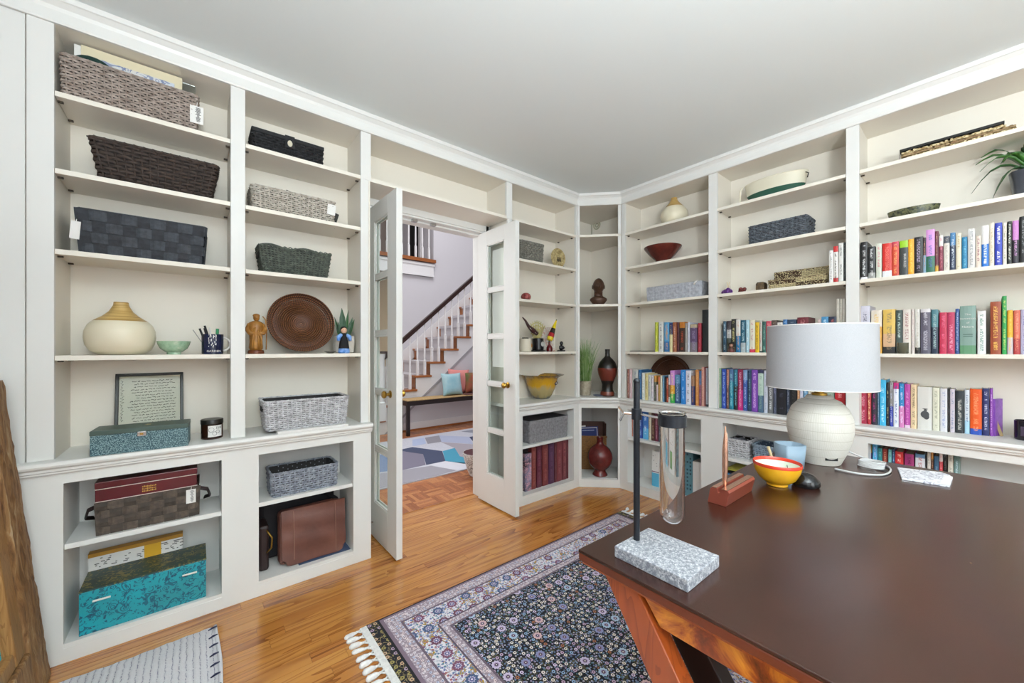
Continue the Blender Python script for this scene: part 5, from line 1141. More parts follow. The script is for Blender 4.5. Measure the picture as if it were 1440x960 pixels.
o_ = MB(); oval(o_, .160, .075, .055, .125, .172, .082); oval(o_, .172, .082, .125, .130, .176, .085); oval(o_, .168, .078, .130, .06, .150, .065); oval(o_, .150, .065, .06, .06, .001, .001); oval(o_, .176, .085, .130, .130, .168, .078); o_.build('tub_wall', EN, t, smooth='auto')
o_ = MB(); oval(o_, .128, .048, .0, .0552, .160, .0752); oval(o_, .001, .001, 0, 0, .128, .048); o_.build('green_base', GN, t, smooth='auto')
MB().tube([(-.170, -.05, .12), (-.186, -.045, .10), (-.190, -.04, .04), (-.182, -.04, .005)], .006, 8, flat=.6).build('handle', EN, t, smooth=True); MB().tube([(.168, -.03, .11), (.182, -.03, .10), (.176, -.03, .075)], .003, 8).build('handle_stud', DARKWOOD, t, smooth=True)
basket('wicker_basket', 'dark grey wicker basket with end handles, second shelf, middle bay', 'X', .962, .655, 2.765, 1.818, .118, .18, DGW, taper=.975, rows=11, pitch=.020, liner=LN_D, handles=DARK)
t = T('trinket', 'purple lumpy trinket with two pale prongs, left of the red one', 'ornament', (2.805, 1.103, 1.521)); mb = MB(); random.seed(8)
for i in range(9): mb.ball((random.uniform(-.026, .026), random.uniform(-.02, .02), random.uniform(.012, .030)), random.uniform(.012, .018), 10, 8)
mb.build('body', P('purple_glaze', '5c2a78', .35), t, smooth=True); MB().tube([(0, .0, .03), (-.0, .004, .085)], .0022, 6).tube([(.0, .0, .03), (.004, -.01, .085)], .0022, 6).build('prong', P('prong_cream', 'd0b890', .5), t)
t = T('trinket', 'small red beaded trinket between the purple one and dark cube', 'ornament', (2.805, 1.010, 1.521)); mb = MB()
for i in range(10): mb.ball((random.uniform(-.02, .02), random.uniform(-.018, .018), random.uniform(.010, .030)), random.uniform(.008, .013), 10, 8)
mb.build('body', P('red_beads', '8a2a2a', .35, vary=(70, '2c2018', .15)), t, smooth=True)
t = T('trinket', 'dark carved square trinket beside the patterned basket', 'ornament', (2.812, .902, 1.521)); MB().box(-.03, -.02, 0, .03, .02, .056).box(-.033, -.023, .0, -.018, .023, .05).box(.018, -.023, 0, .033, .023, .05).build('body', P('dark_carved_wood', '33261c', .6, vary=(50, '6a5434', .15), bump=(80, .6, .003)), t, bevel=.004)
def patt():
    g = G('two_tone_coiled_grass'); s = g.sep(g.co('Generated')); a = g.m('GREATER_THAN', g.m('SUBTRACT', s[0], s[2]), g.m('MULTIPLY', g.m('GREATER_THAN', s[2], .5), -.02)); n = g.noise(g.co(), 110, 2, .6)
    ch = g.m('GREATER_THAN', g.m('MULTIPLY', g.m('SUBTRACT', s[0], .5), g.m('SUBTRACT', s[2], .5)), 0)
    dot = g.m('GREATER_THAN', g.voro(g.co(), 130), .42); c = g.mix(g.m('MULTIPLY', dot, g.m('SUBTRACT', 1.0, g.m('MULTIPLY', ch, .75))), 'cdbd92', '4a3220'); g.bump(n, .6, .003); return g.out(c, .8)
PATT = patt()
t = basket('grass_basket', 'cream and brown checkered coiled-grass basket in front', 'X', .852, .566, 2.772, 1.521, .055, .13, PATT, taper=.98, rows=6, pitch=.012, liner=LN_D)
t = basket('grass_basket', 'cream and brown coiled-grass basket nested behind the lower one', 'X', .845, .560, 2.86, 1.5215, .112, .085, PATT, taper=.98, rows=11, pitch=.012, liner=LN_D)
# string-puppet figurine in front of the books, small jar, green frog-like trinket
t = T('figurine', 'small painted figurine in a wide black hat before the books', 'figurine', (2.752, 1.060, 1.128), -90)
MB().lathe([(.017, 0), (.020, .005), (.018, .02), (.012, .034), (.006, .040)], n=20).build('robe', P('green_black_robe', '2e3a2c', .5, vary=(60, '7a2c2c', .15)), t, smooth='auto'); MB().ball((0, -.002, .049), (.012, .011, .012), 16, 10).build('head', P('painted_face', 'd0a08a', .5), t, smooth=True)
MB().lathe([(0, .066), (.010, .065), (.012, .058), (.028, .057), (.029, .059), (.012, .062)][::-1], n=24).build('hat', BLACK, t, smooth='auto')
# mats & trays on the top right shelf
MATM = speck('bark_cloth_edge', '9a8054', 'd8c8a0', 120, .5, .9)
t = T('place_mats', 'stack of fringed bark-cloth mats on the top right shelf', 'mats', (2.84, .085, 2.102), -90)
for i in range(3):
    mb = MB(); n = 40; q = [(-.155, .178), (-.178, .176), (-.176, .150)][i]
    for k_ in range(n):
        xa = q[0] + (q[1] - q[0]) * k_ / n; xb = q[0] + (q[1] - q[0]) * (k_ + 1) / n; mb.box(xa, -.085 + random.uniform(-.006, .006), .002 + i * .013, xb, .09, .012 + i * .013 + random.uniform(-.002, .003))
    mb.build('mat_layer', [MATM, P('brown_mat', '6a4a30', .9, vary=(60, 'b09870', .2)), MATM][i], t)
t = T('tray', 'thin black tray resting on the bark-cloth mats', 'tray', (2.84, .09, 2.146), -90); MB().box(-.178, -.085, 0, .150, .09, .007).box(-.178, -.086, 0, .150, -.080, .012).build('tray_body', BLACK, t, bevel=.002); MB().tube([(-.176, -.088, .004), (-.176, -.088, -.038)], .0015, 5).build('loose_strap', BLACK, t)
hbook('X', .39, .27, 2.76, .004, 2.102, .15, '8a8478', 'thin grey papers left of the mat stack')
t = T('boat_bowl', 'dark green granite oval bowl lying on the second shelf, right bay', 'bowl', (2.85, .228, 1.818), -90)
o_ = MB(); oval(o_, .070, .035, 0, .02, .088, .048); oval(o_, .088, .048, .02, .052, .096, .056); oval(o_, .096, .056, .052, .052, .086, .046); oval(o_, .086, .046, .052, .02, .06, .03); oval(o_, .06, .03, .02, .02, .001, .001); oval(o_, .001, .001, 0, 0, .07, .035); o_.build('body', granite('green_granite', '3a4030', '6a6a48', '14180f', 160), t, smooth='auto')
t = T('potted_plant', 'strappy green plant in a dark square pot at the right edge', 'plant', (2.85, -.135, 1.818), -90)
MB().lathe([(.042, 0), (.050, .004), (.062, .12), (.057, .12), (.05, .02), (0, .02)], n=36, sq=.5).build('pot', P('slate_pot', '33363e', .35, vary=(12, '4a4c52', .2)), t, smooth='auto'); MB().lathe([(.05, .105), (0, .108)], n=16).build('soil', bpy.data.materials['soil'], t)
random.seed(14)
for i, (az, L, up, dr_) in enumerate(((180, .17, .10, .10), (195, .15, .13, .06), (170, .16, .14, .03), (205, .12, .07, .12), (160, .15, .16, .02), (225, .12, .12, .05), (260, .12, .13, .05), (300, .14, .13, .06), (0, .16, .14, .05), (40, .14, .12, .05), (90, .09, .17, .02), (130, .12, .15, .04))):
    a = rad(az); pts = []
    for q in range(7): f = q / 6; pts.append((L * f * cos(a), L * f * sin(a) * .8, .11 + up * sin(min(1, f * 1.3) * pi / 2) - dr_ * f ** 2.4 * 1.4))
    sw = [.010, .017, .021, .020, .016, .009, .001]; vs = []; fs = []; sx_, sy_ = -sin(a), cos(a)
    for (x, y, z), w_ in zip(pts, sw): vs += [(x - sx_ * w_, y - sy_ * w_, z + .002), (x, y, z - .001), (x + sx_ * w_, y + sy_ * w_, z + .002), (x, y, z + .001)]
    for q in range(6):
        for k_ in range(4): fs.append((q * 4 + k_, q * 4 + (k_ + 1) % 4, q * 4 + 4 + (k_ + 1) % 4, q * 4 + 4 + k_))
    MB().add(vs, fs).build('leaf', GREEN2 if i % 3 else LEAFD, t, smooth=True)
t = T('candle_jar', 'black candle jar on the counter at the right picture edge', 'candle', (2.86, -.125, ZC)); MB().lathe([(.034, 0), (.037, .003), (.037, .085), (.034, .087), (.033, .07), (0, .068)], n=32).build('jar', P('black_jar', '17121c', .12), t, smooth='auto'); MB().box(-.0375, -.015, .02, -.0368, .02, .062).build('label', P('plum_label', '3c2a40', .5), t)
t = T('glass_jar', 'small dim glass jar standing before the gold and pink book', 'jar', (2.752, .2555, 1.128)); MB().lathe([(.019, 0), (.021, .003), (.021, .055), (.019, .055), (.018, .01), (0, .01)], n=28).build('body', P('dim_glass', '7a7a66', .08, Transmission_Weight=.5), t, smooth='auto'); MB().lathe([(.0185, .012), (.0185, .04), (0, .04)], n=24).build('wax', P('olive_wax', '6a6850', .5), t)
t = T('frog_trinket', 'tiny green and black trinket on top of the counter books', 'ornament', (2.845, .285, ZC + .184)); mb = MB()
for x in (-.022, -.008, .008, .022): mb.ball((0, x, .010 + .004 * (x > 0)), (.010, .010, .011), 10, 8)
mb.build('body', P('green_trinket', '2c5c4a', .4, vary=(80, '101614', .15)), t, smooth=True)
t = T('round_plate', 'large brown wooden plate behind the counter books beside the corner', 'tray', (2.925, 1.575, ZC + .175)); t.rotation_euler = (0, rad(-82), 0)
coil_plate(t, .172, .022, 13, P('dark_turned_wood', '33190f', .4, vary=(9, '5a3420', .2)))
# base cupboards, east
def ebox(name, label, cat, ua, ub, front, z, h, d, mat, rot=0):
    t = T(name, label, cat, (front, max(ua, ub), z), -90 + rot); MB().box(0, 0, 0, abs(ua - ub), d, h).build('body', mat, t, bevel=.0015); return t
def prn(t, w_, z0, z1, n, mat, seed=1, s=.006, y=-.0012):
    random.seed(seed); mb = MB()
    for i in range(n): x = random.uniform(.1, .8) * w_; z = random.uniform(z0, z1); mb.box(x, y, z, x + random.uniform(.4, 1) * s, y + .0008, z + s * .5)
    mb.build('printed_marks', mat, t)
CYAN = P('cyan_print', '5ab4d8', .5)
t = ebox('carton', 'white carton with a cyan foot, left in the corner-side cupboard', 'box', 1.665, 1.605, 2.80, .068, .275, .12, CARD); MB().box(.0, -.0012, .0, .06, 0, .105).build('cyan_panel', CYAN, t); prn(t, .06, .16, .25, 10, INK); MB().box(0, -.0014, .112, .06, 0, .118).build('plum_line', P('plum_print', '6a2c5a', .5), t)
t = ebox('carton', 'white carton with green foot seen through the glass tube', 'box', 1.56, 1.452, 2.80, .068, .285, .12, CARD); MB().box(.02, -.0012, .02, .06, 0, .10).build('green_panel', P('green_print', '5a9a4a', .5), t); prn(t, .1, .12, .26, 14, INK, 4)
t = ebox('carton', 'tall teal carton with dark square pattern in the corner-side cupboard', 'box', 1.415, 1.338, 2.80, .068, .335, .12, P('teal_grey_card', '5f8e9c', .5)); mb = MB(); random.seed(6)
for i in range(3):
    for j in range(11):
        if random.random() < .8: mb.box(.008 + i * .022, -.0012, .02 + j * .028, .02 + i * .022, 0, .034 + j * .028)
mb.build('square_print', P('dark_teal_print', '2c4a5a', .5), t)
t = ebox('binder', 'white box file at the right end of the corner-side cupboard', 'binder', 1.331, 1.268, 2.78, .068, .27, .15, P('white_gloss_card', 'e4e2e0', .3)); MB().box(.003, .006, .2705, .060, .145, .275).build('grey_pages', P('grey_pages', '8a8680', .7), t)
t = basket('wicker_basket', 'light grey wicker basket full of grey cloths behind the pen stand', 'X', 1.105, .972, 2.78, .43, .115, .175, LTGR, taper=.97, rows=8, pitch=.022, liner=LN_D, rim=True)
cl = T('cleaning_cloths', 'crumpled grey cloths heaped in the light grey basket', 'cloths', (2.86, 1.04, .515)); mb = MB(); random.seed(12)
for i in range(9): mb.ball((random.uniform(-.055, .055), random.uniform(-.04, .04), random.uniform(.0, .025)), (random.uniform(.02, .035), random.uniform(.016, .028), random.uniform(.012, .022)), 12, 8)
mb.build('cloth_folds', P('grey_cloth', '75757e', .9, bump=(40, .8, .006)), cl, smooth=True)
basket('woven_basket', 'blue-grey woven basket beside the basket of cloths', 'X', .945, .740, 2.78, .43, .105, .175, BLGR, taper=.9, rows=8, pitch=.018, liner=P('navy_liner', '3c4a5c', .8))
for i, (c, lb, u0, u1, z, th) in enumerate((('2f8acc', 'bright blue magazine at the bottom of the slanting pile', 1.095, .93, .30, .012), ('1c1e24', 'black magazine in the middle of the slanting pile', 1.095, .95, .315, .010), ('c8c050', 'yellow magazine on top of the slanting pile', 1.095, .96, .328, .010))): hbook('X', u0, u1, 2.76, th, z - .0 if 0 else .068 + .24 + i * .0165, .17, c, lb)
ebox('box', 'plain white box supporting the magazine pile', 'box', 1.095, .92, 2.765, .068, .2395, .17, CARD)

# ================================================================= DESK AND WHAT STANDS ON IT
DX0, DX1, DY0, DY1, DZ = .582, 1.862, -.30, .505, .76
desk = T('desk', 'large dark brown desk with slanted cherry legs and a burl apron', 'desk', ((DX0 + DX1) / 2, (DY0 + DY1) / 2, 0))
BX('desk_top', (DX0, DY0, DZ - .006, DX1, DY1, DZ), DTOP, desk, bevel=.0015); BX('edge_band', (DX0 + .0006, DY0 + .0006, DZ - .021, DX1 - .0006, DY1 - .0006, DZ - .0062), P('edge_band_lacquer', '5c2c1e', .25, vary=(5, '703622', .2), Coat_Weight=.3), desk, bevel=.002); BX('edge_strip', (DX0 + .006, DY0 + .006, DZ - .027, DX1 - .006, DY1 - .006, DZ - .021), DLEG, desk)
def slant(x0, x1, ya, yb, wd, nm, mat):   # board from y=ya at the top to y=yb at the floor
    zt, zb = DZ - .0275, .008; s = 1 if yb < ya else -1
    p = [(ya, zt), (ya - s * wd, zt), (yb - s * wd, zb), (yb, zb)]; vs = [(x, y, z) for x in (x0, x1) for y, z in p]
    MB().add(vs, [(0, 1, 2, 3), (7, 6, 5, 4), (0, 4, 5, 1), (1, 5, 6, 2), (2, 6, 7, 3), (3, 7, 4, 0)]).build(nm, mat, desk, w=True, bevel=.002)
for xx, s in ((DX0 + .012, 1), (DX1 - .045, 1)):
    slant(xx, xx + .033, .452, -.055, .070, 'leg', DLEG); slant(xx + .034, xx + .060, -.24, .27, .070, 'leg', DLEG)
    slant(xx + .062, xx + .095, .415, -.09, .066, 'leg', DARKWOOD)  # inner leg: its unlit look is put in as a dark wood colour
ap = MB(); zt = DZ - .0275; zb = .690; ap.prism([(.375, zt), (.341, zb), (-.17, zb), (-.21, zt)], 0, .022, M=Matrix(((0, 0, 1, DX0 + .016), (1, 0, 0, 0), (0, 1, 0, 0), (0, 0, 0, 1)))); ap.build('apron', BURL, desk, w=True, bevel=.002, label='amber burl apron')
ap = MB(); ap.prism([(.44, zt), (.44, .66), (-.24, .66), (-.24, zt)], 0, .02, M=Matrix(((0, 0, 1, DX1 - .04), (1, 0, 0, 0), (0, 1, 0, 0), (0, 0, 0, 1)))); ap.build('apron', DLEG, desk, w=True)
BX('long_rail', (DX0 + .12, .40, .67, DX1 - .06, .42, DZ - .0275), DLEG, desk); BX('long_rail', (DX0 + .12, -.22, .67, DX1 - .06, -.20, DZ - .0275), DLEG, desk)
BX('foot_rail', (DX0 + .05, .10, .18, DX1 - .05, .14, .24), DLEG, desk)
# glass tube vase in its lab stand
ts = T('tube_vase_stand', 'black rod stand on a granite slab holding a glass tube', 'vase', (.672, .372, DZ))
BX('granite_base', (.614, .302, DZ, .732, .443, DZ + .021), GRAN, ts, bevel=.0015)
MB().tube([(.668, .430, DZ + .02), (.668, .430, 1.088)], .0062, 16).ball((.668, .430, 1.090), .0068, 14, 8).build('rod', BLACKM, ts, w=True, smooth='auto')
MB().tube([(.668, .430, 1.016), (.668, .430, 1.037)], .0098, 16).build('clamp_collar', BLACKM, ts, w=True, smooth='auto')
MB().tube([(.668, .420, 1.027), (.668, .380, 1.025)], .0022, 8).build('clamp_arm', STEEL, ts, w=True, smooth='auto')
wg = MB(); wg.tube([(.662, .438, 1.027), (.655, .450, 1.027)], .003, 8); wg.tube([(.655, .450, 1.027), (.648, .458, 1.040)], [.003, .0045], 8, flat=.5); wg.tube([(.655, .450, 1.027), (.650, .456, 1.012)], [.003, .0045], 8, flat=.5); wg.build('wing_nut', STEEL, ts, w=True, smooth='auto')
c0 = (.668, .357); MB().lathe([(.0228, 1.014), (.0245, 1.015), (.0245, 1.034), (.0228, 1.035), (.0228, 1.014)], c=(c0[0], c0[1], 0), n=48).build('ring', BLACKM, ts, w=True, smooth='auto')
R0 = .0212; pf = [(R0 * sin(a), .838 + R0 - R0 * cos(a)) for a in [i * pi / 2 / 10 for i in range(11)]] + [(R0, 1.036), (.0236, 1.038), (.0236, 1.0395), (.0205, 1.0395)]; r1 = R0 - .0016; pf += [(r1, 1.036)] + [(r1 * sin(a), .838 + R0 - r1 * cos(a)) for a in [i * pi / 2 / 10 for i in range(10, -1, -1)]]
MB().lathe(pf, c=(c0[0], c0[1], 0), n=56).build('glass_tube', CLEAR, ts, w=True, smooth='auto')
# copper pen rest
t = T('pen_holder', 'reddish copper bar pen holder at the left of the desk', 'pen holder', (1.105, .43, DZ))
pr = [(.020, 0), (-.024, 0), (-.033, .036), (-.029, .041), (-.012, .041), (-.010, .031), (-.006, .031), (-.004, .041), (.009, .041), (.014, .036)]
vs = [(x, y, z) for x in (-.085, .085) for y, z in pr]; N = len(pr)
MB().add(vs, [tuple(range(N))[::-1], tuple(range(N, 2 * N))] + [(i, (i + 1) % N, N + (i + 1) % N, N + i) for i in range(N)]).build('bar', COPPERD, t, bevel=.0012); MB().box(-.086, -.0285, .0412, .085, -.0135, .0425).box(-.086, -.003, .0412, .085, .009, .0425).build('top_plate', COPPER, t)
t = T('pen', 'slim copper pen standing upright in the copper holder', 'pen', (1.052, .421, DZ + .032)); t.rotation_euler = (rad(1), rad(-1), 0)
MB().lathe([(.0015, 0), (.0035, .010), (.0062, .03), (.0068, .06), (.0068, .095), (.0055, .12), (.0024, .150), (.0012, .163), (0, .164)], n=24).build('barrel', COPPER, t, smooth='auto'); MB().tube([(.0066, -.002, .10), (.0086, -.002, .12), (.006, -.001, .145)], .0012, 6).build('clip', COPPER, t, smooth=True)
t = T('bowl', 'yellow glazed bowl with red rim and mint inside on the desk', 'bowl', (1.302, .378, DZ))
MB().lathe([(.024, 0), (.026, .001), (.026, .007), (.031, .009), (.046, .022), (.056, .042), (.060, .058)], n=56, cap=(1, 0)).build('outside', YELG, t, smooth='auto'); MB().lathe([(.060, .058), (.0605, .064), (.059, .067), (.0565, .064), (.0560, .058)], n=56, cap=(0, 0)).build('rim', REDG, t, smooth='auto', label='red rim'); MB().lathe([(.0560, .058), (.052, .042), (.043, .024), (.028, .013), (0, .010)], n=56, cap=(0, 0)).build('inside', MINTG, t, smooth='auto')
text('46', .022, INK, t, Matrix.Translation((.030, -.012, .0255)) @ Matrix.Rotation(rad(-39), 4, 'Z') @ Matrix.Rotation(rad(38), 4, 'X'), 'painted_mark')
MB().tube([(.052, -.010, .050), (.045, -.015, .032), (.036, -.022, .020)], .0009, 5).build('inner_line', INK, t)
t = T('glass_dome', 'smoked glass dome paperweight between bowl and lamp', 'paperweight', (1.352, .322, DZ)); MB().lathe([(.028, 0), (.033, .004), (.0345, .010), (.032, .020), (.026, .029), (.016, .036), (.006, .039), (0, .0395)], n=48).build('dome', SMOKE, t, smooth='auto')
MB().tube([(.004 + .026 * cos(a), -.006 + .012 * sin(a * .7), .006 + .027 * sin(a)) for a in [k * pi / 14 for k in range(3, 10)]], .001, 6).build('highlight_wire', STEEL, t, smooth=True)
t = T('planter', 'blue-grey square pot on the desk behind the yellow bowl', 'pot', (1.528, .408, DZ), -40)
MB().lathe([(.030, 0), (.034, .003), (.0395, .078), (.036, .078), (.031, .008), (0, .008)], n=64, sq=.4).build('body', BLUEG, t, smooth=True)
t = T('wooden_stick', 'pale wooden stick leaning on the blue-grey pot', 'stick', (1.452, .425, DZ)); MB().tube([(0, 0, .002), (-.012, .018, .075)], .0045, 8).build('stick_body', P('pale_stick', 'c8b48a', .6), t, smooth='auto')
# lamp
LX, LY = 1.682, .362
lamp = T('table_lamp', 'table lamp with carved white ceramic body and linen drum shade', 'lamp', (LX, LY, DZ))
MB().lathe([(.045, 0), (.058, .001), (.062, .010), (.075, .040), (.088, .080), (.094, .120), (.092, .155), (.080, .188), (.060, .212), (.040, .222), (.038, .228), (.034, .232), (0, .232)], n=72).build('body', LAMPB, lamp, smooth='auto')
MB().lathe([(.022, .232), (.022, .240), (.014, .242), (.014, .300), (.010, .302), (0, .302)], n=28).build('socket', BRASS, lamp, smooth='auto')
MB().lathe([(.1545, .258), (.1555, .258), (.1525, .474), (.1515, .474), (.1545, .258)], n=96).build('lamp_shade', G('linen_shade').mat if 0 else LINEN, lamp, smooth='auto')
for z, r in ((.2585, .155), (.4735, .152)): MB().tube([(r * cos(q * pi / 40), r * sin(q * pi / 40), z) for q in range(80)], .0016, 6, closed=True).build('shade_trim', CARD, lamp, smooth=True)
sp_ = MB()
for k_ in range(3): a = k_ * 2 * pi / 3; sp_.tube([(0, 0, .40), (.152 * cos(a), .152 * sin(a), .46)], .0015, 5)
sp_.tube([(0, 0, .30), (0, 0, .41)], .003, 6).build('spider', BRASS, lamp); MB().ball((0, 0, .345), (.028, .028, .034), 18, 12).build('bulb', P('frosted_bulb', 'e8e4dc', .4), lamp, smooth=True)
MB().box(-.018, 0, 0, .018, .0022, .012, M=Matrix.Translation((-.062 * .79 - .004, -.062 * .52 - .012, .022)) @ Matrix.Rotation(rad(-51), 4, 'Z')).build('cord_notch', DARK, lamp)
t = T('power_cord', 'clear lamp cord coiled on the desk right of the lamp', 'cord', (1.70, .25, DZ)); CC = []
for k_ in range(60):
    a = k_ / 59; CC.append((-.06 + .16 * a - (.03 if a > .6 else 0) * (a - .6) * 3, -.055 + .035 * sin(a * 7), .004 + .008 * abs(sin(a * 9))))
MB().tube(smooth_path([(-.095, .055, .004), (-.10, .0, .004), (-.07, -.045, .004), (-.02, -.062, .004), (.05, -.058, .004), (.10, -.03, .006), (.115, .02, .012), (.10, .06, .03), (.06, .07, .045), (.03, .06, .03)]), .0030, 8).build('loop', CORD, t, smooth=True)
MB().tube([(.02 + .022 * cos(k_ * .35) + .0003 * k_, -.015 + .032 * sin(k_ * .35 + .3 * sin(k_ * .05)), .004 + .00016 * k_) for k_ in range(95)], .0024, 6).build('coil', CORD, t, smooth=True)
t = T('tile_mat', 'white patterned tile-like mat lying right of the lamp', 'mat', (1.712, .118, DZ), 0)
pol = [(1.776, .178), (1.812, .086), (1.796, .066), (1.768, .058), (1.656, .060), (1.643, .155)]
MB().prism([(a - 1.712, b - .118) for a, b in pol], 0, .006).build('tile_body', brocade('grey_patterned_tile', 'dcdce0', 'e6e6ea', '9a9aa8', 70), t, bevel=.001)
MB().prism([(a - 1.712, b - .118) for a, b in [(1.768, .058), (1.656, .060), (1.650, .078), (1.772, .074)]], .0062, .0075).build('white_edge', CARD, t)

# ================================================================= PERSIAN RUG
def persian():
    g = G('persian_rug_pile'); p = g.co(); s = g.sep(p); L, W_ = 1.77, 1.22
    ax_, ay = g.m('ABSOLUTE', s[0]), g.m('ABSOLUTE', s[1]); dx = g.m('SUBTRACT', L / 2 - .048, ax_); dy = g.m('SUBTRACT', W_ / 2, ay); d = g.m('MINIMUM', dx, dy)
    f2 = g.map(p, (1, 1, .01))
    def flower(sc, r0, r1, cin, ramp_, base, petals=0, rnd=.75, keep=None, off=0):
        v = g.map(f2, (1, 1, 1), (off, off * .7, 0)); dist = g.voro(v, sc, rnd=rnd, dim='2D'); col = g.sep(g.voro(v, sc, out='Color', rnd=rnd, dim='2D'))
        if petals:
            pos = g.n('ShaderNodeVectorMath', operation='SUBTRACT'); g.set(pos.inputs[0], v); g.set(pos.inputs[1], g.voro(v, sc, out='Position', rnd=rnd, dim='2D')); q = g.sep(pos.outputs[0]); an = g.m('ARCTAN2', q[1], q[0])
            dist = g.m('ADD', dist, g.m('MULTIPLY', g.m('ABSOLUTE', g.m('SINE', g.m('MULTIPLY', an, petals / 2))), r1 * .2))
        pc = g.ramp(col[0], ramp_, 'CONSTANT'); m1 = g.m('LESS_THAN', dist, r1)
        if keep is not None: m1 = g.m('MULTIPLY', m1, g.m('LESS_THAN', col[1], keep))
        c = g.mix(m1, base, pc); m0 = g.m('MULTIPLY', m1, g.m('LESS_THAN', dist, r0)); return g.mix(m0, c, cin)
    n1 = g.noise(f2, 13, 3, .6, 1.0); leaf = g.ramp(n1, [(.49, '000000'), (.5, 'ffffff'), (.53, 'ffffff'), (.54, '000000')])
    field = g.mix(leaf, '0f0f1a', '4e4a30')
    field = flower(90, .12, .30, '14141e', [(0, '8fa3c4'), (.3, 'c8c4d2'), (.55, '6f86ae'), (.75, 'b0a0c4'), (.88, '5a8a90')], field, rnd=.8)
    field = flower(44, .34, .40, '0f0f1a', [(0, '0f0f1a')], field, rnd=.55, keep=.7, off=.3)
    field = flower(44, .12, .30, '3a2838', [(0, 'e4dcd4'), (.35, 'c0a4bc'), (.5, 'e0d8c8'), (.68, 'a86c48'), (.76, '8fb0d0'), (.9, 'd8c8e0')], field, rnd=.55, keep=.7, off=.3)
    field = flower(15, .0, .37, '0f0f1a', [(0, '0f0f1a')], field, petals=10, rnd=.6, keep=.42, off=.8)
    field = flower(15, .17, .31, '8a6a90', [(0, 'c8bcd4'), (.35, 'a8c0d4'), (.55, 'd0b0b0'), (.75, '8a90b8')], field, petals=10, rnd=.6, keep=.42, off=.8)
    field = flower(15, .04, .09, 'e8e0d8', [(0, '3a3048')], field, rnd=.6, keep=.42, off=.8)
    bn = g.noise(f2, 15, 2, .5, 1.4); scroll = g.ramp(bn, [(.42, '000000'), (.425, 'ffffff'), (.485, 'ffffff'), (.49, '000000')])
    main = g.mix(scroll, 'dcd8dc', 'a8842e')
    main = g.mix(g.ramp(g.noise(f2, 38, 2, .5, 1.2), [(.47, '000000'), (.475, 'ffffff'), (.505, 'ffffff'), (.51, '000000')]), main, '8a86a8')
    main = flower(125, .10, .28, '6a5a7a', [(0, '7a8ab4'), (.4, 'a08098'), (.7, '80a0a8')], main, rnd=1, keep=.7, off=.6)
    main = flower(70, .14, .30, '6a5a7a', [(0, '5f86ae'), (.3, '8a5a7c'), (.5, '4f8f98'), (.7, 'b05a4a'), (.82, '6a78b4')], main, rnd=.9, keep=.7)
    main = flower(13, .20, .33, 'b8b0c8', [(0, '6a3c50'), (.45, '7a4a62'), (.7, '44587c')], main, petals=9, rnd=.25, keep=.8, off=.17)
    main = flower(13, .05, .11, 'd8d0d8', [(0, '5a5a88')], main, rnd=.25, keep=.8, off=.17)
    gd = flower(58, .10, .27, '4a4468', [(0, 'e0d8dc'), (.5, 'c0c8dc'), (.8, 'e4d0cc')], g.mix(g.ramp(g.noise(f2, 60, 2, .5, .8), [(.5, '000000'), (.51, 'ffffff'), (.55, 'ffffff'), (.56, '000000')]), '988893', 'd8ccd0'), rnd=.45)
    endb = flower(34, .14, .30, '3a2a28', [(0, 'c8a888'), (.5, 'b09ab0'), (.75, 'a09458')], g.mix(g.ramp(g.noise(f2, 40, 2, .5, 1), [(.49, '000000'), (.5, 'ffffff'), (.53, 'ffffff'), (.54, '000000')]), '15151f', '9a8a60'), petals=6, rnd=.3, off=.5)
    def band(a, b): return g.m('MULTIPLY', g.m('GREATER_THAN', d, a), g.m('LESS_THAN', d, b))
    c = field
    c = g.mix(g.m('LESS_THAN', d, .228), c, gd); c = g.mix(band(.219, .228), c, '6a5a68'); c = g.mix(band(.181, .188), c, '5a4c5c'); c = g.mix(g.m('LESS_THAN', d, .181), c, main); c = g.mix(band(.070, .079), c, '6a5a68')
    c = g.mix(g.m('LESS_THAN', d, .070), c, gd); c = g.mix(g.m('LESS_THAN', d, .018), c, '7d6a78'); c = g.mix(g.m('LESS_THAN', dy, .007), c, '101018')
    c = g.mix(g.m('LESS_THAN', dx, 0), c, endb); c = g.mix(g.m('LESS_THAN', g.m('ABSOLUTE', g.m('ADD', dx, .002)), .005), c, '14141c')
    g.bump(g.noise(p, 700, 2, .5), .25, .001); return g.out(c, .85)
RX0, RX1, RY0, RY1 = .547, 2.317, .400, 1.620
rug = T('persian_rug', 'dark navy floral Persian rug with pale borders under the desk', 'rug', ((RX0 + RX1) / 2, (RY0 + RY1) / 2, 0))
rb = MB(); n_ = 60; hwx, hwy = .885, .61; vs = []
random.seed(1)
BX('pile', (RX0, RY0, .0006, RX1, RY1, .008), persian(), rug)
FR = P('ivory_cotton_fringe', 'd6d4d2', .9, vary=(80, 'f0eeea', .2), bump=(150, .6, .003))
for s in (-1, 1):
    x = s * .885; MB().box(x, -.61, .001, x + s * .026, .61, .006).build('fringe_band', FR, rug)
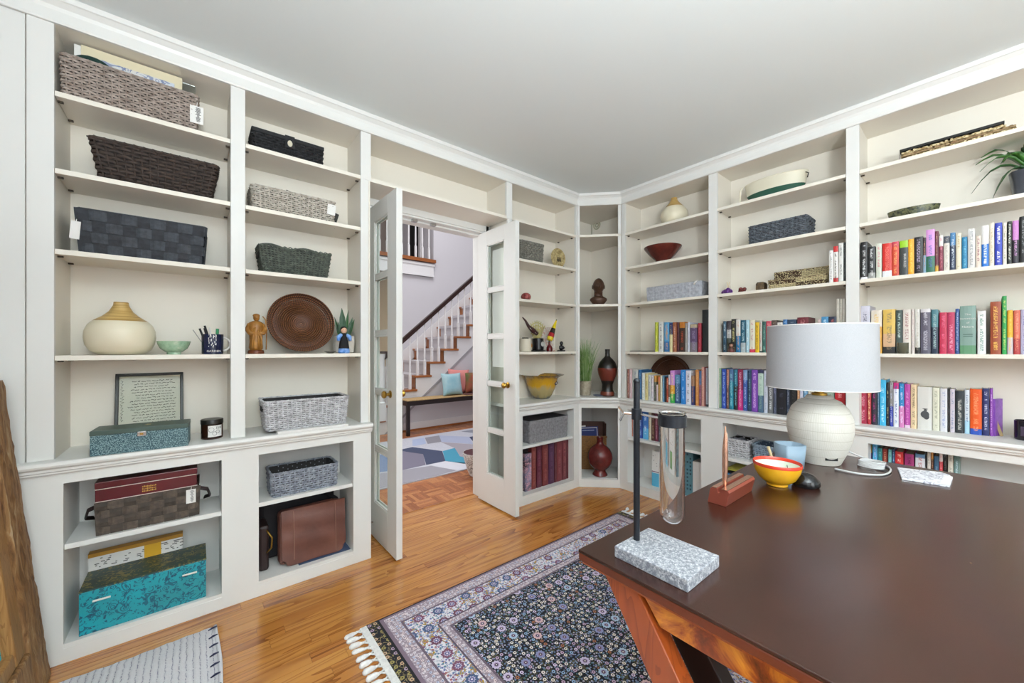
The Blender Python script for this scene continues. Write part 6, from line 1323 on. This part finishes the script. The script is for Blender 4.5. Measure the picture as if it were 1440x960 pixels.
for s in (-1, 1):
    for k_ in range(34):
        yy = -.595 + k_ * (1.19 / 33); x = s * .910; wob = random.uniform(-.012, .012); r_ = random.uniform(.008, .0105); hk = random.uniform(-.006, .006)
        m_ = MB(); m_.tube([(x, yy - .009, .004), (x + s * .014, yy + hk * .3, .0055)], .0032, 6).tube([(x, yy + .009, .004), (x + s * .014, yy + hk * .3, .0055)], .0032, 6).ball((x + s * .017, yy + hk * .3, .0065), (.006, .0055, .0045), 8, 6)
        m_.tube([(x + s * .018, yy + hk * .3, .0055), (x + s * .034, yy + wob * .5, .0065), (x + s * .058, yy + wob, .006), (x + s * .066, yy + wob * 1.2, .005)], [.0045, r_, r_ * 1.1, .004], 8, flat=.5)
        m_.build('tassel', FR, rug, smooth=True)
# white stitched rug at lower left
def ragm():
    g = G('white_ribbed_cotton'); p = g.co(); s = g.sep(p); n = g.noise(g.map(p, (1, 6, 1)), 6, 3, .6); u = g.m('ADD', s[0], g.m('MULTIPLY', n, .012)); f = g.m('FRACT', g.m('MULTIPLY', u, 52.0))
    ln = g.m('GREATER_THAN', f, .86); br = g.m('GREATER_THAN', g.noise(g.map(p, (60, 130, 1)), 1.5, 2, .5), .47); c = g.mix(g.m('MULTIPLY', g.m('MULTIPLY', ln, br), .75), g.mix(g.noise(p, 300, 2, .5), 'c6c2c6', 'e6e4e6'), '6f6e86')
    g.bump(g.m('SINE', g.m('MULTIPLY', u, 326.0)), .35, .003); return g.out(c, .9)
RAG = ragm()
t = T('rag_rug', 'small white ribbed cotton rug with navy edge stitches, lower left', 'rug', (-.23, 1.30, 0)); mb = MB(); nx_, ny_ = 30, 40; vs = []; fs = []
for zz in (.0, 1):
    for j in range(ny_ + 1):
        for i in range(nx_ + 1):
            u, v = i / nx_, j / ny_; e_ = min(1, min(u, 1 - u, v, 1 - v) * 14); vs.append((-.27 + .57 * u + .004 * sin(v * 17), -.72 + 1.435 * v + .004 * sin(u * 9), .001 if zz == 0 else .004 + .010 * e_ + .0015 * sin(u * 130)))
M0 = (nx_ + 1) * (ny_ + 1)
for j in range(ny_):
    for i in range(nx_): a = j * (nx_ + 1) + i; fs.append((M0 + a, M0 + a + 1, M0 + a + nx_ + 2, M0 + a + nx_ + 1)); fs.append((a, a + nx_ + 1, a + nx_ + 2, a + 1))
for i in range(nx_): fs.append((i, i + 1, M0 + i + 1, M0 + i)); a = ny_ * (nx_ + 1) + i; fs.append((a, M0 + a, M0 + a + 1, a + 1))
for j in range(ny_): a = j * (nx_ + 1); fs.append((a, M0 + a, M0 + a + nx_ + 1, a + nx_ + 1)); a += nx_; fs.append((a, a + nx_ + 1, M0 + a + nx_ + 1, M0 + a))
mb.add(vs, fs).build('woven_body', RAG, t, smooth='auto'); MB().tube([(.296 + .004 * sin((y + .72) / 1.435 * 17), y, .008) for y in [-.72 + 1.43 * q / 40 for q in range(41)]], .008, 8, flat=.7).build('edge_binding', P('white_cotton', 'dedce0', .85), t, smooth=True)
NV = P('navy_wool', '2a2e4a', .9)
for k_ in range(24): y = .69 - k_ * .058; MB().tube([(.270, y - .003, .013), (.284, y, .0165), (.298, y + .003, .0155)], [.002, .0036, .002], 6).build('stitch', NV, t, smooth=True)

# ================================================================= LEANING MIRROR
mr = T('leaning_mirror', 'rustic carved wood framed mirror leaning against the left wall', 'mirror', (-.408, 1.25, .0)); 
ang = math.atan2(.100, 1.0)
M = Matrix.Translation((-.424, 0, .006)) @ Matrix.Rotation(-ang, 4, 'Y')
Y0, Y1, HH = .55, 2.098, 1.045
def mbx(nm, b, mat, bev=0, lab=None): 
    mb = MB().box(*b, M=M); o = mb.build(nm, mat, mr, w=True, bevel=bev, label=lab); return o
for a, b, c, d in ((Y1 - .15, Y1, 0, HH), (Y0, Y0 + .15, 0, HH)):
    mb = MB(); n = 46; vs = []; fs = []; random.seed(int(a * 100))
    prof = lambda u, z: .026 + .008 * sin(pi * u) + .0025 * sin(z * 31 + u * 9) * sin(u * 23 + z * 5) + .0015 * random.uniform(-1, 1)
    m_ = 14
    for j in range(n + 1):
        z = c + (d - c) * j / n
        for i in range(m_ + 1):
            u = i / m_; vs.append(M @ Vector((prof(u, z) if 0 < i < m_ else .018, a + (b - a) * u, z)))
        vs.append(M @ Vector((-.004, b, z))); vs.append(M @ Vector((-.004, a, z)))
    q_ = m_ + 3
    for j in range(n):
        for i in range(q_): fs.append((j * q_ + i, j * q_ + (i + 1) % q_, (j + 1) * q_ + (i + 1) % q_, (j + 1) * q_ + i))
    fs += [tuple(range(q_)), tuple(range(n * q_, n * q_ + q_))[::-1]]
    mb.add(vs, fs).build('frame_side', RUST, mr, w=True, smooth='auto')
mbx('frame_rail', (-.004, Y0 + .15, HH - .17, .030, Y1 - .15, HH), RUST, .006); mbx('frame_rail', (-.004, Y0 + .15, 0, .030, Y1 - .15, .17), RUST, .006)
for b in ((0, Y1 - .225, .17, .020, Y1 - .15, HH - .17), (0, Y0 + .15, .17, .020, Y0 + .225, HH - .17), (0, Y0 + .225, .17, .018, Y1 - .225, .22), (0, Y0 + .225, HH - .22, .018, Y1 - .225, HH - .17)): mbx('inner_moulding', b, RUST2, .006)
mbx('mirror_glass', (.002, Y0 + .21, .20, .006, Y1 - .21, HH - .20), MIRR)

# added uplighter, unseen behind the camera, evens out the room's brightness
t = T('added_uplighter', 'added white uplighter behind the camera, fill light for the ceiling', 'lamp', (.02, -.95, 0)); MB().lathe([(.13, 0), (.14, .01), (.13, .02), (.015, .03), (.012, .05), (.012, 1.35), (0, 1.35)], n=28).build('stand', WHITE, t, smooth='auto'); MB().lathe([(.02, 1.33), (.10, 1.36), (.19, 1.42), (.21, 1.44), (.205, 1.44), (.10, 1.37), (0, 1.355)], n=36).build('bowl_shade', WHITE, t, smooth='auto')
# ceiling lamp that throws the reflection in the picture glass
t = T('ceiling_light', 'round white flush ceiling light behind the camera', 'light', (.75, -.45, 2.44)); LG = G('lamp_diffuser_glow').out('ffffff', .4, Emission_Color=(1, .93, .82, 1), Emission_Strength=3.0)
MB().lathe([(.0, -.07), (.08, -.066), (.14, -.045), (.16, -.02), (.16, -.012)], n=40).build('diffuser', LG, t, smooth='auto'); MB().lathe([(.165, -.014), (.17, -.010), (.17, 0), (0, 0)], n=40).build('mount', WHITE, t, smooth='auto')

# ================================================================= HALL BEYOND THE DOORS
HY = 6.15
hw_ = MB().box(2.55, HY, 0, 6.0, HY + .12, 2.60).box(3.25, HY, 2.60, 6.0, HY + .12, 5.2).build('wall_stair', HALLW); tag(hw_, kind='structure')
struct('wall_hall_right', (5.6, 2.56, 0, 5.7, HY, 5.2), HALLW)
struct('wall_hall_left', (-.9, 2.56, 0, -.8, 8.2, 5.2), HALLW)
struct('wall_upper_front', (-.9, 2.42, 2.56, 5.7, 2.56, 5.2), HALLW)
struct('wall_hall_front', (3.1, 2.42, 0, 5.7, 2.56, 2.56), HALLW)
struct('wall_upper_back', (-.8, 7.55, 2.60, 6.0, 7.65, 5.2), TAUPE); struct('wall_passage', (-.8, 8.1, 0, 5.7, 8.2, 2.6), WARM); struct('wall_passage_right', (2.55, HY + .12, 0, 2.65, 8.1, 2.45), WARM)
struct('ceiling_hall', (-.9, 2.42, 5.2, 5.7, 8.2, 5.3), CEIL)
up = struct('floor_upper', (-.8, HY, 2.45, 3.25, 7.6, 2.66), HALLW)
struct('wall_landing_end', (3.25, HY + .12, 2.60, 3.33, 7.55, 5.2), HALLW)
lt = tag(MB().box(-.8, HY - .035, 2.40, 3.235, HY - .0005, 2.63).box(-.8, HY - .05, 2.585, 3.25, HY - .0005, 2.62).box(-.8, HY - .045, 2.40, 3.24, HY - .0005, 2.43).build('trim_4', TRIM), kind='structure')
nz = tag(MB().box(-.8, HY - .075, 2.645, 3.262, HY + .10, 2.70).build('trim_5', TREAD), kind='structure')
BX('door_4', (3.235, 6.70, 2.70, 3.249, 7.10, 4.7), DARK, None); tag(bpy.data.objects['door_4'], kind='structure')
tag(MB().box(3.225, 6.62, 2.70, 3.2495, 6.70, 4.78).box(3.225, 7.10, 2.70, 3.2495, 7.18, 4.78).box(3.225, 6.62, 4.70, 3.2495, 7.18, 4.78).build('trim_6', TRIM), kind='structure')
def baluster(name, x, y, z0, z1, par):
    H_ = z1 - z0; mb = MB(); mb.box(x - .016, y - .016, z0, x + .016, y + .016, z0 + .20)
    mb.lathe([(.016, .20), (.019, .206), (.012, .22), (.013, .235), (.0155, .30), (.011, H_ * .7), (.009, H_)], c=(x, y, z0), n=10); return mb.build(name, TRIM, par, w=True, smooth='auto')
ur = T('landing_railing', 'white baluster railing along the upstairs landing', 'railing', (1.2, HY, 2.70))
x = 3.16; 
while x > -.5: baluster('baluster', x, HY + .0, 2.70, 3.62, ur); x -= .125
BX('handrail', (-.8, HY - .03, 3.62, 3.25, HY + .03, 3.68), P('dark_mahogany_rail', '2e1610', .3), ur)
# staircase
SY0, SY1 = 5.10, 6.13; RISE, RUN = .1905, .226; X0 = 1.738
st = T('staircase', 'oak-treaded staircase with white risers and grey stair carpet', 'staircase', (X0, 5.6, 0))
STC = P('stair_carpet', 'c8c4c8', .95, bump=(200, .3)); NS = 13
for k_ in range(NS):
    xn = X0 + k_ * RUN; z = RISE * (k_ + 1) + .006
    BX('tread', (xn - .028, SY0 - .035, z - .030, xn + RUN + .01, SY1, z), TREAD, st, bevel=.006)
    BX('riser', (xn, SY0 + .001, z - RISE, xn + .018, SY1, z - .030), TREAD, st)
    mb = MB().box(xn - .031, SY0 + .15, z - .034, xn + RUN, SY1 - .12, z + .006).box(xn - .004, SY0 + .15, z - RISE, xn + .001, SY1 - .12, z - .03); mb.build('stair_carpet', STC, st, w=True)
sl = RISE / RUN; pl_ = []
for k_ in range(NS): xn = X0 + k_ * RUN; z = RISE * (k_ + 1) - .024; pl_ += [(xn, z - RISE + (.0 if k_ else RISE * .0)), (xn, z)]
pl_[0] = (X0, 0); pl_ += [(X0 + NS * RUN, RISE * NS - .024), (X0 + NS * RUN, sl * (NS * RUN - .22)), (X0 + .22, 0)]
Mxz = Matrix(((1, 0, 0, 0), (0, 0, -1, SY0), (0, 1, 0, 0), (0, 0, 0, 1)))
def xz(poly, y0, y1, nm, mat, par):
    vs = [(x, y, z) for y in (y0, y1) for x, z in poly]; N = len(poly); return MB().add(vs, [tuple(range(N)), tuple(range(N, 2 * N))[::-1]] + [(i, N + i, N + (i + 1) % N, (i + 1) % N) for i in range(N)]).build(nm, mat, par, w=True)
xz(pl_, SY0 - .004, SY0 + .02, 'stringer', TRIM, st)
xz([(X0 + .22, 0), (X0 + .26, 0), (X0 + NS * RUN, sl * (NS * RUN - .26)), (X0 + NS * RUN, sl * (NS * RUN - .22))], SY0 - .012, SY0 + .02, 'stringer_moulding', P('grey_moulding', 'a09ca0', .5), st)
xz([(X0 + .25, 0), (X0 + NS * RUN, 0), (X0 + NS * RUN, sl * (NS * RUN - .25))], SY0, SY0 + .10, 'under_stair_wall', HALLW, st)
BX('baseboard', (X0 + .30, SY0 - .015, 0, X0 + NS * RUN, SY0, .11), TRIM, st); BX('shoe_moulding', (X0 + .30, SY0 - .030, 0, X0 + NS * RUN, SY0 - .015, .02), TREAD, st)
for k_ in range(1, NS):   # scroll brackets under the tread ends
    xn = X0 + k_ * RUN; z = RISE * (k_ + 1) - .026
    MB().tube([(xn + .20, SY0 - .006, z - .02), (xn + .14, SY0 - .006, z - .03), (xn + .09, SY0 - .006, z - .085), (xn + .04, SY0 - .006, z - .10), (xn - .01, SY0 - .006, z - .155)], .0035, 5).build('scroll_bracket', P('scroll_shadow', 'b8b4b8', .5) if k_ == 1 else bpy.data.materials['scroll_shadow'], st, smooth=True)
xz([(X0 - .1, 0), (X0 - .1, .25), (X0 + NS * RUN, sl * NS * RUN + .30), (X0 + NS * RUN, sl * NS * RUN)], SY1 - .012, SY1 + .01, 'wall_skirt', TRIM, st)
rl = T('stair_railing', 'dark mahogany handrail on white turned balusters beside the stairs', 'railing', (X0, SY0 + .02, 0)); MAH = bpy.data.materials['dark_mahogany_rail']
rz_ = lambda x: 1.215 + (x - 2.187) * .8636
for k_ in range(1, NS):
    for q in (.040, .153):
        x = X0 + k_ * RUN + q; z = RISE * (k_ + 1) + .006
        if x > 2.0: baluster('baluster', x, SY0 + .03, z, rz_(x) - .02, rl)
xz([(1.93, rz_(1.93) - .03), (4.7, rz_(4.7) - .03), (4.7, rz_(4.7) + .04), (1.93, rz_(1.93) + .04)], SY0 - .0, SY0 + .06, 'handrail', MAH, rl)
nw = MB().box(1.86, 5.0, .197, 1.95, 5.09, .42); nw.lathe([(.045, 0), (.050, .01), (.036, .03), (.040, .06), (.042, .32), (.036, .60), (.046, .63), (.046, .66)], c=(1.905, 5.045, .42), n=20); nw.build('newel_post', TRIM, rl, w=True, smooth='auto')
BX('newel_cap', (1.845, 4.985, 1.085, 1.965, 5.105, 1.115), MAH, rl, bevel=.006)
# bench with cushions
bn = T('bench', 'dark wood bench with a woven rush seat below the stairs', 'bench', (2.75, 4.915, 0))
BX('seat_rail', (2.14, 4.775, .395, 3.62, 4.80, .455), DARKWOOD, bn); BX('seat_rail', (2.14, 5.03, .395, 3.62, 5.055, .455), DARKWOOD, bn); BX('seat_rail', (2.14, 4.80, .395, 2.165, 5.03, .455), DARKWOOD, bn); BX('seat_rail', (3.595, 4.80, .395, 3.62, 5.03, .455), DARKWOOD, bn)
BX('rush_seat', (2.15, 4.785, .452, 3.61, 5.045, .468), P('rush_weave', 'c8a878', .8, vary=(60, 'a88858', .2), bump=(120, .5)), bn, bevel=.006)
for x in (2.14, 3.575):
    for y in (4.775, 5.01): MB().prism([(x, y), (x + .045, y), (x + .045, y + .045), (x, y + .045)], .0, .40).build('leg', DARKWOOD, bn, w=True, bevel=.003)
def pillow(name, label, loc, s, col, rot, c2=None):
    t = T(name, label, 'cushion', loc); t.rotation_euler = [rad(a) for a in rot]; n = 14; vs = []; fs = []
    for sd in (-1, 1):
        for j in range(n + 1):
            for i in range(n + 1):
                u, v = -1 + 2 * i / n, -1 + 2 * j / n; e_ = (1 - u ** 4) * (1 - v ** 4); x = u * s * (1 - .08 * (1 - v * v)); z = v * s * (1 - .08 * (1 - u * u)); vs.append((x, sd * (.065 * e_ ** .6 + .001), z + s))
    M0 = (n + 1) ** 2
    for j in range(n):
        for i in range(n): a = j * (n + 1) + i; fs.append((a, a + 1, a + n + 2, a + n + 1)); fs.append((M0 + a, M0 + a + n + 1, M0 + a + n + 2, M0 + a + 1))
    for i in range(n): fs.append((i, M0 + i, M0 + i + 1, i + 1)); a = n * (n + 1) + i; fs.append((a, a + 1, M0 + a + 1, M0 + a))
    for j in range(n): a = j * (n + 1); fs.append((a, a + n + 1, M0 + a + n + 1, M0 + a)); a += n; fs.append((a, M0 + a, M0 + a + n + 1, a + n + 1))
    MB().add(vs, fs).build('cushion_cover', P('fabric_' + col, col, .85, vary=(6, c2 or col, .2), bump=(30, .4, .004)), t, smooth='auto'); return t
pillow('cushion', 'pale blue cushion leaning on the bench by the stairs', (2.91, 4.90, .470), .165, '8ab8c4', (-14, 0, 0), 'b0ccd0'); pillow('cushion', 'coral cushion peeking out behind the pale blue one', (3.06, 5.015, .470), .185, 'd88a84', (-4, 4, 0))
pillow('cushion', 'red and green patterned round-topped cushion at the doorway edge', (3.30, 4.94, .480), .16, 'a8483c', (-12, 0, 0), '4a6a3a')
t = T('folded_throw', 'folded brown throw under the red cushion on the bench', 'throw', (3.22, 4.90, .468)); MB().box(-.15, -.11, 0, .30, .12, .012).build('cloth_fold', P('brown_throw', '6a443c', .9), t, bevel=.005)
# hall rug with polygons
hr = T('area_rug', 'hall rug of large grey, navy, teal and white polygons', 'rug', (2.4, 3.88, 0)); BX('rug_base', (1.05, 3.112, .0005, 4.1, 4.655, .009), P('rug_pale_grey', 'b9b9c4', .95, vary=(60, 'c8c8d0', .2)), hr)
HRP = {'navy': ('454c66', [(1.802, 4.174), (1.945, 4.194), (2.126, 3.821), (1.966, 3.468), (1.753, 3.468), (1.904, 3.839), (1.777, 4.116)]), 'teal': ('4795b0', [(2.13, 3.817), (2.303, 3.849), (2.167, 3.512), (2.194, 3.425), (2.066, 3.249), (1.966, 3.468)]),
 'mauve': ('7c7788', [(1.774, 4.109), (1.904, 3.839), (1.749, 3.471), (1.495, 3.464)]), 'white': ('d0d0d8', [(1.776, 3.448), (1.958, 3.454), (2.20, 3.118), (1.896, 3.116)]), 'grey': ('9a979f', [(1.495, 3.464), (1.776, 3.411), (1.896, 3.136), (1.664, 3.118), (1.343, 3.114)]),
 'light_blue': ('a9b4d0', [(2.107, 4.543), (2.263, 4.539), (2.146, 4.246), (2.004, 4.225), (1.972, 4.252)]), 'taupe': ('8f8c94', [(2.272, 4.532), (2.475, 4.529), (2.331, 4.21), (2.153, 4.224)]), 'pale_blue': ('aab0c8', [(2.475, 4.529), (2.74, 4.213), (2.569, 3.872), (2.331, 4.21)]),
 'pink_grey': ('a39ca4', [(2.32, 4.19), (2.557, 3.854), (2.254, 3.398), (2.17, 3.509), (2.303, 3.849)]), 'dark_blue': ('3c4260', [(2.734, 4.205), (2.95, 4.205), (2.80, 3.9), (2.642, 3.984)]), 'mid_grey': ('8a8c98', [(2.83, 4.554), (3.018, 4.55), (2.907, 4.382)]),
 'steel': ('7f8fae', [(1.10, 3.60), (1.45, 3.50), (1.70, 4.05), (1.30, 4.2)]), 'ash': ('a4a0a8', [(1.07, 3.13), (1.30, 3.13), (1.45, 3.46), (1.12, 3.55)])}
for k_, (c, p_) in HRP.items(): MB().prism(p_, .0092, .0105).build('rug_patch', P('rug_' + k_, c, .95, bump=(90, .3)), hr, w=True)
t = T('plant_pot', 'white pot with dark floral specks in the doorway', 'pot', (1.985, 2.93, 0)); MB().lathe([(.055, 0), (.068, .004), (.095, .08), (.118, .16), (.126, .198), (.128, .210), (.118, .210), (.110, .18), (.06, .02), (0, .02)], n=44).build('body', brocade('floral_white_ceramic', 'd6d4d0', 'dcdad6', '5a5c54', 55), t, smooth='auto'); MB().lathe([(.120, .2102), (.114, .19), (.0, .185)], n=32).build('liner', P('dark_red_pot_inside', '4a1620', .4), t, smooth='auto')
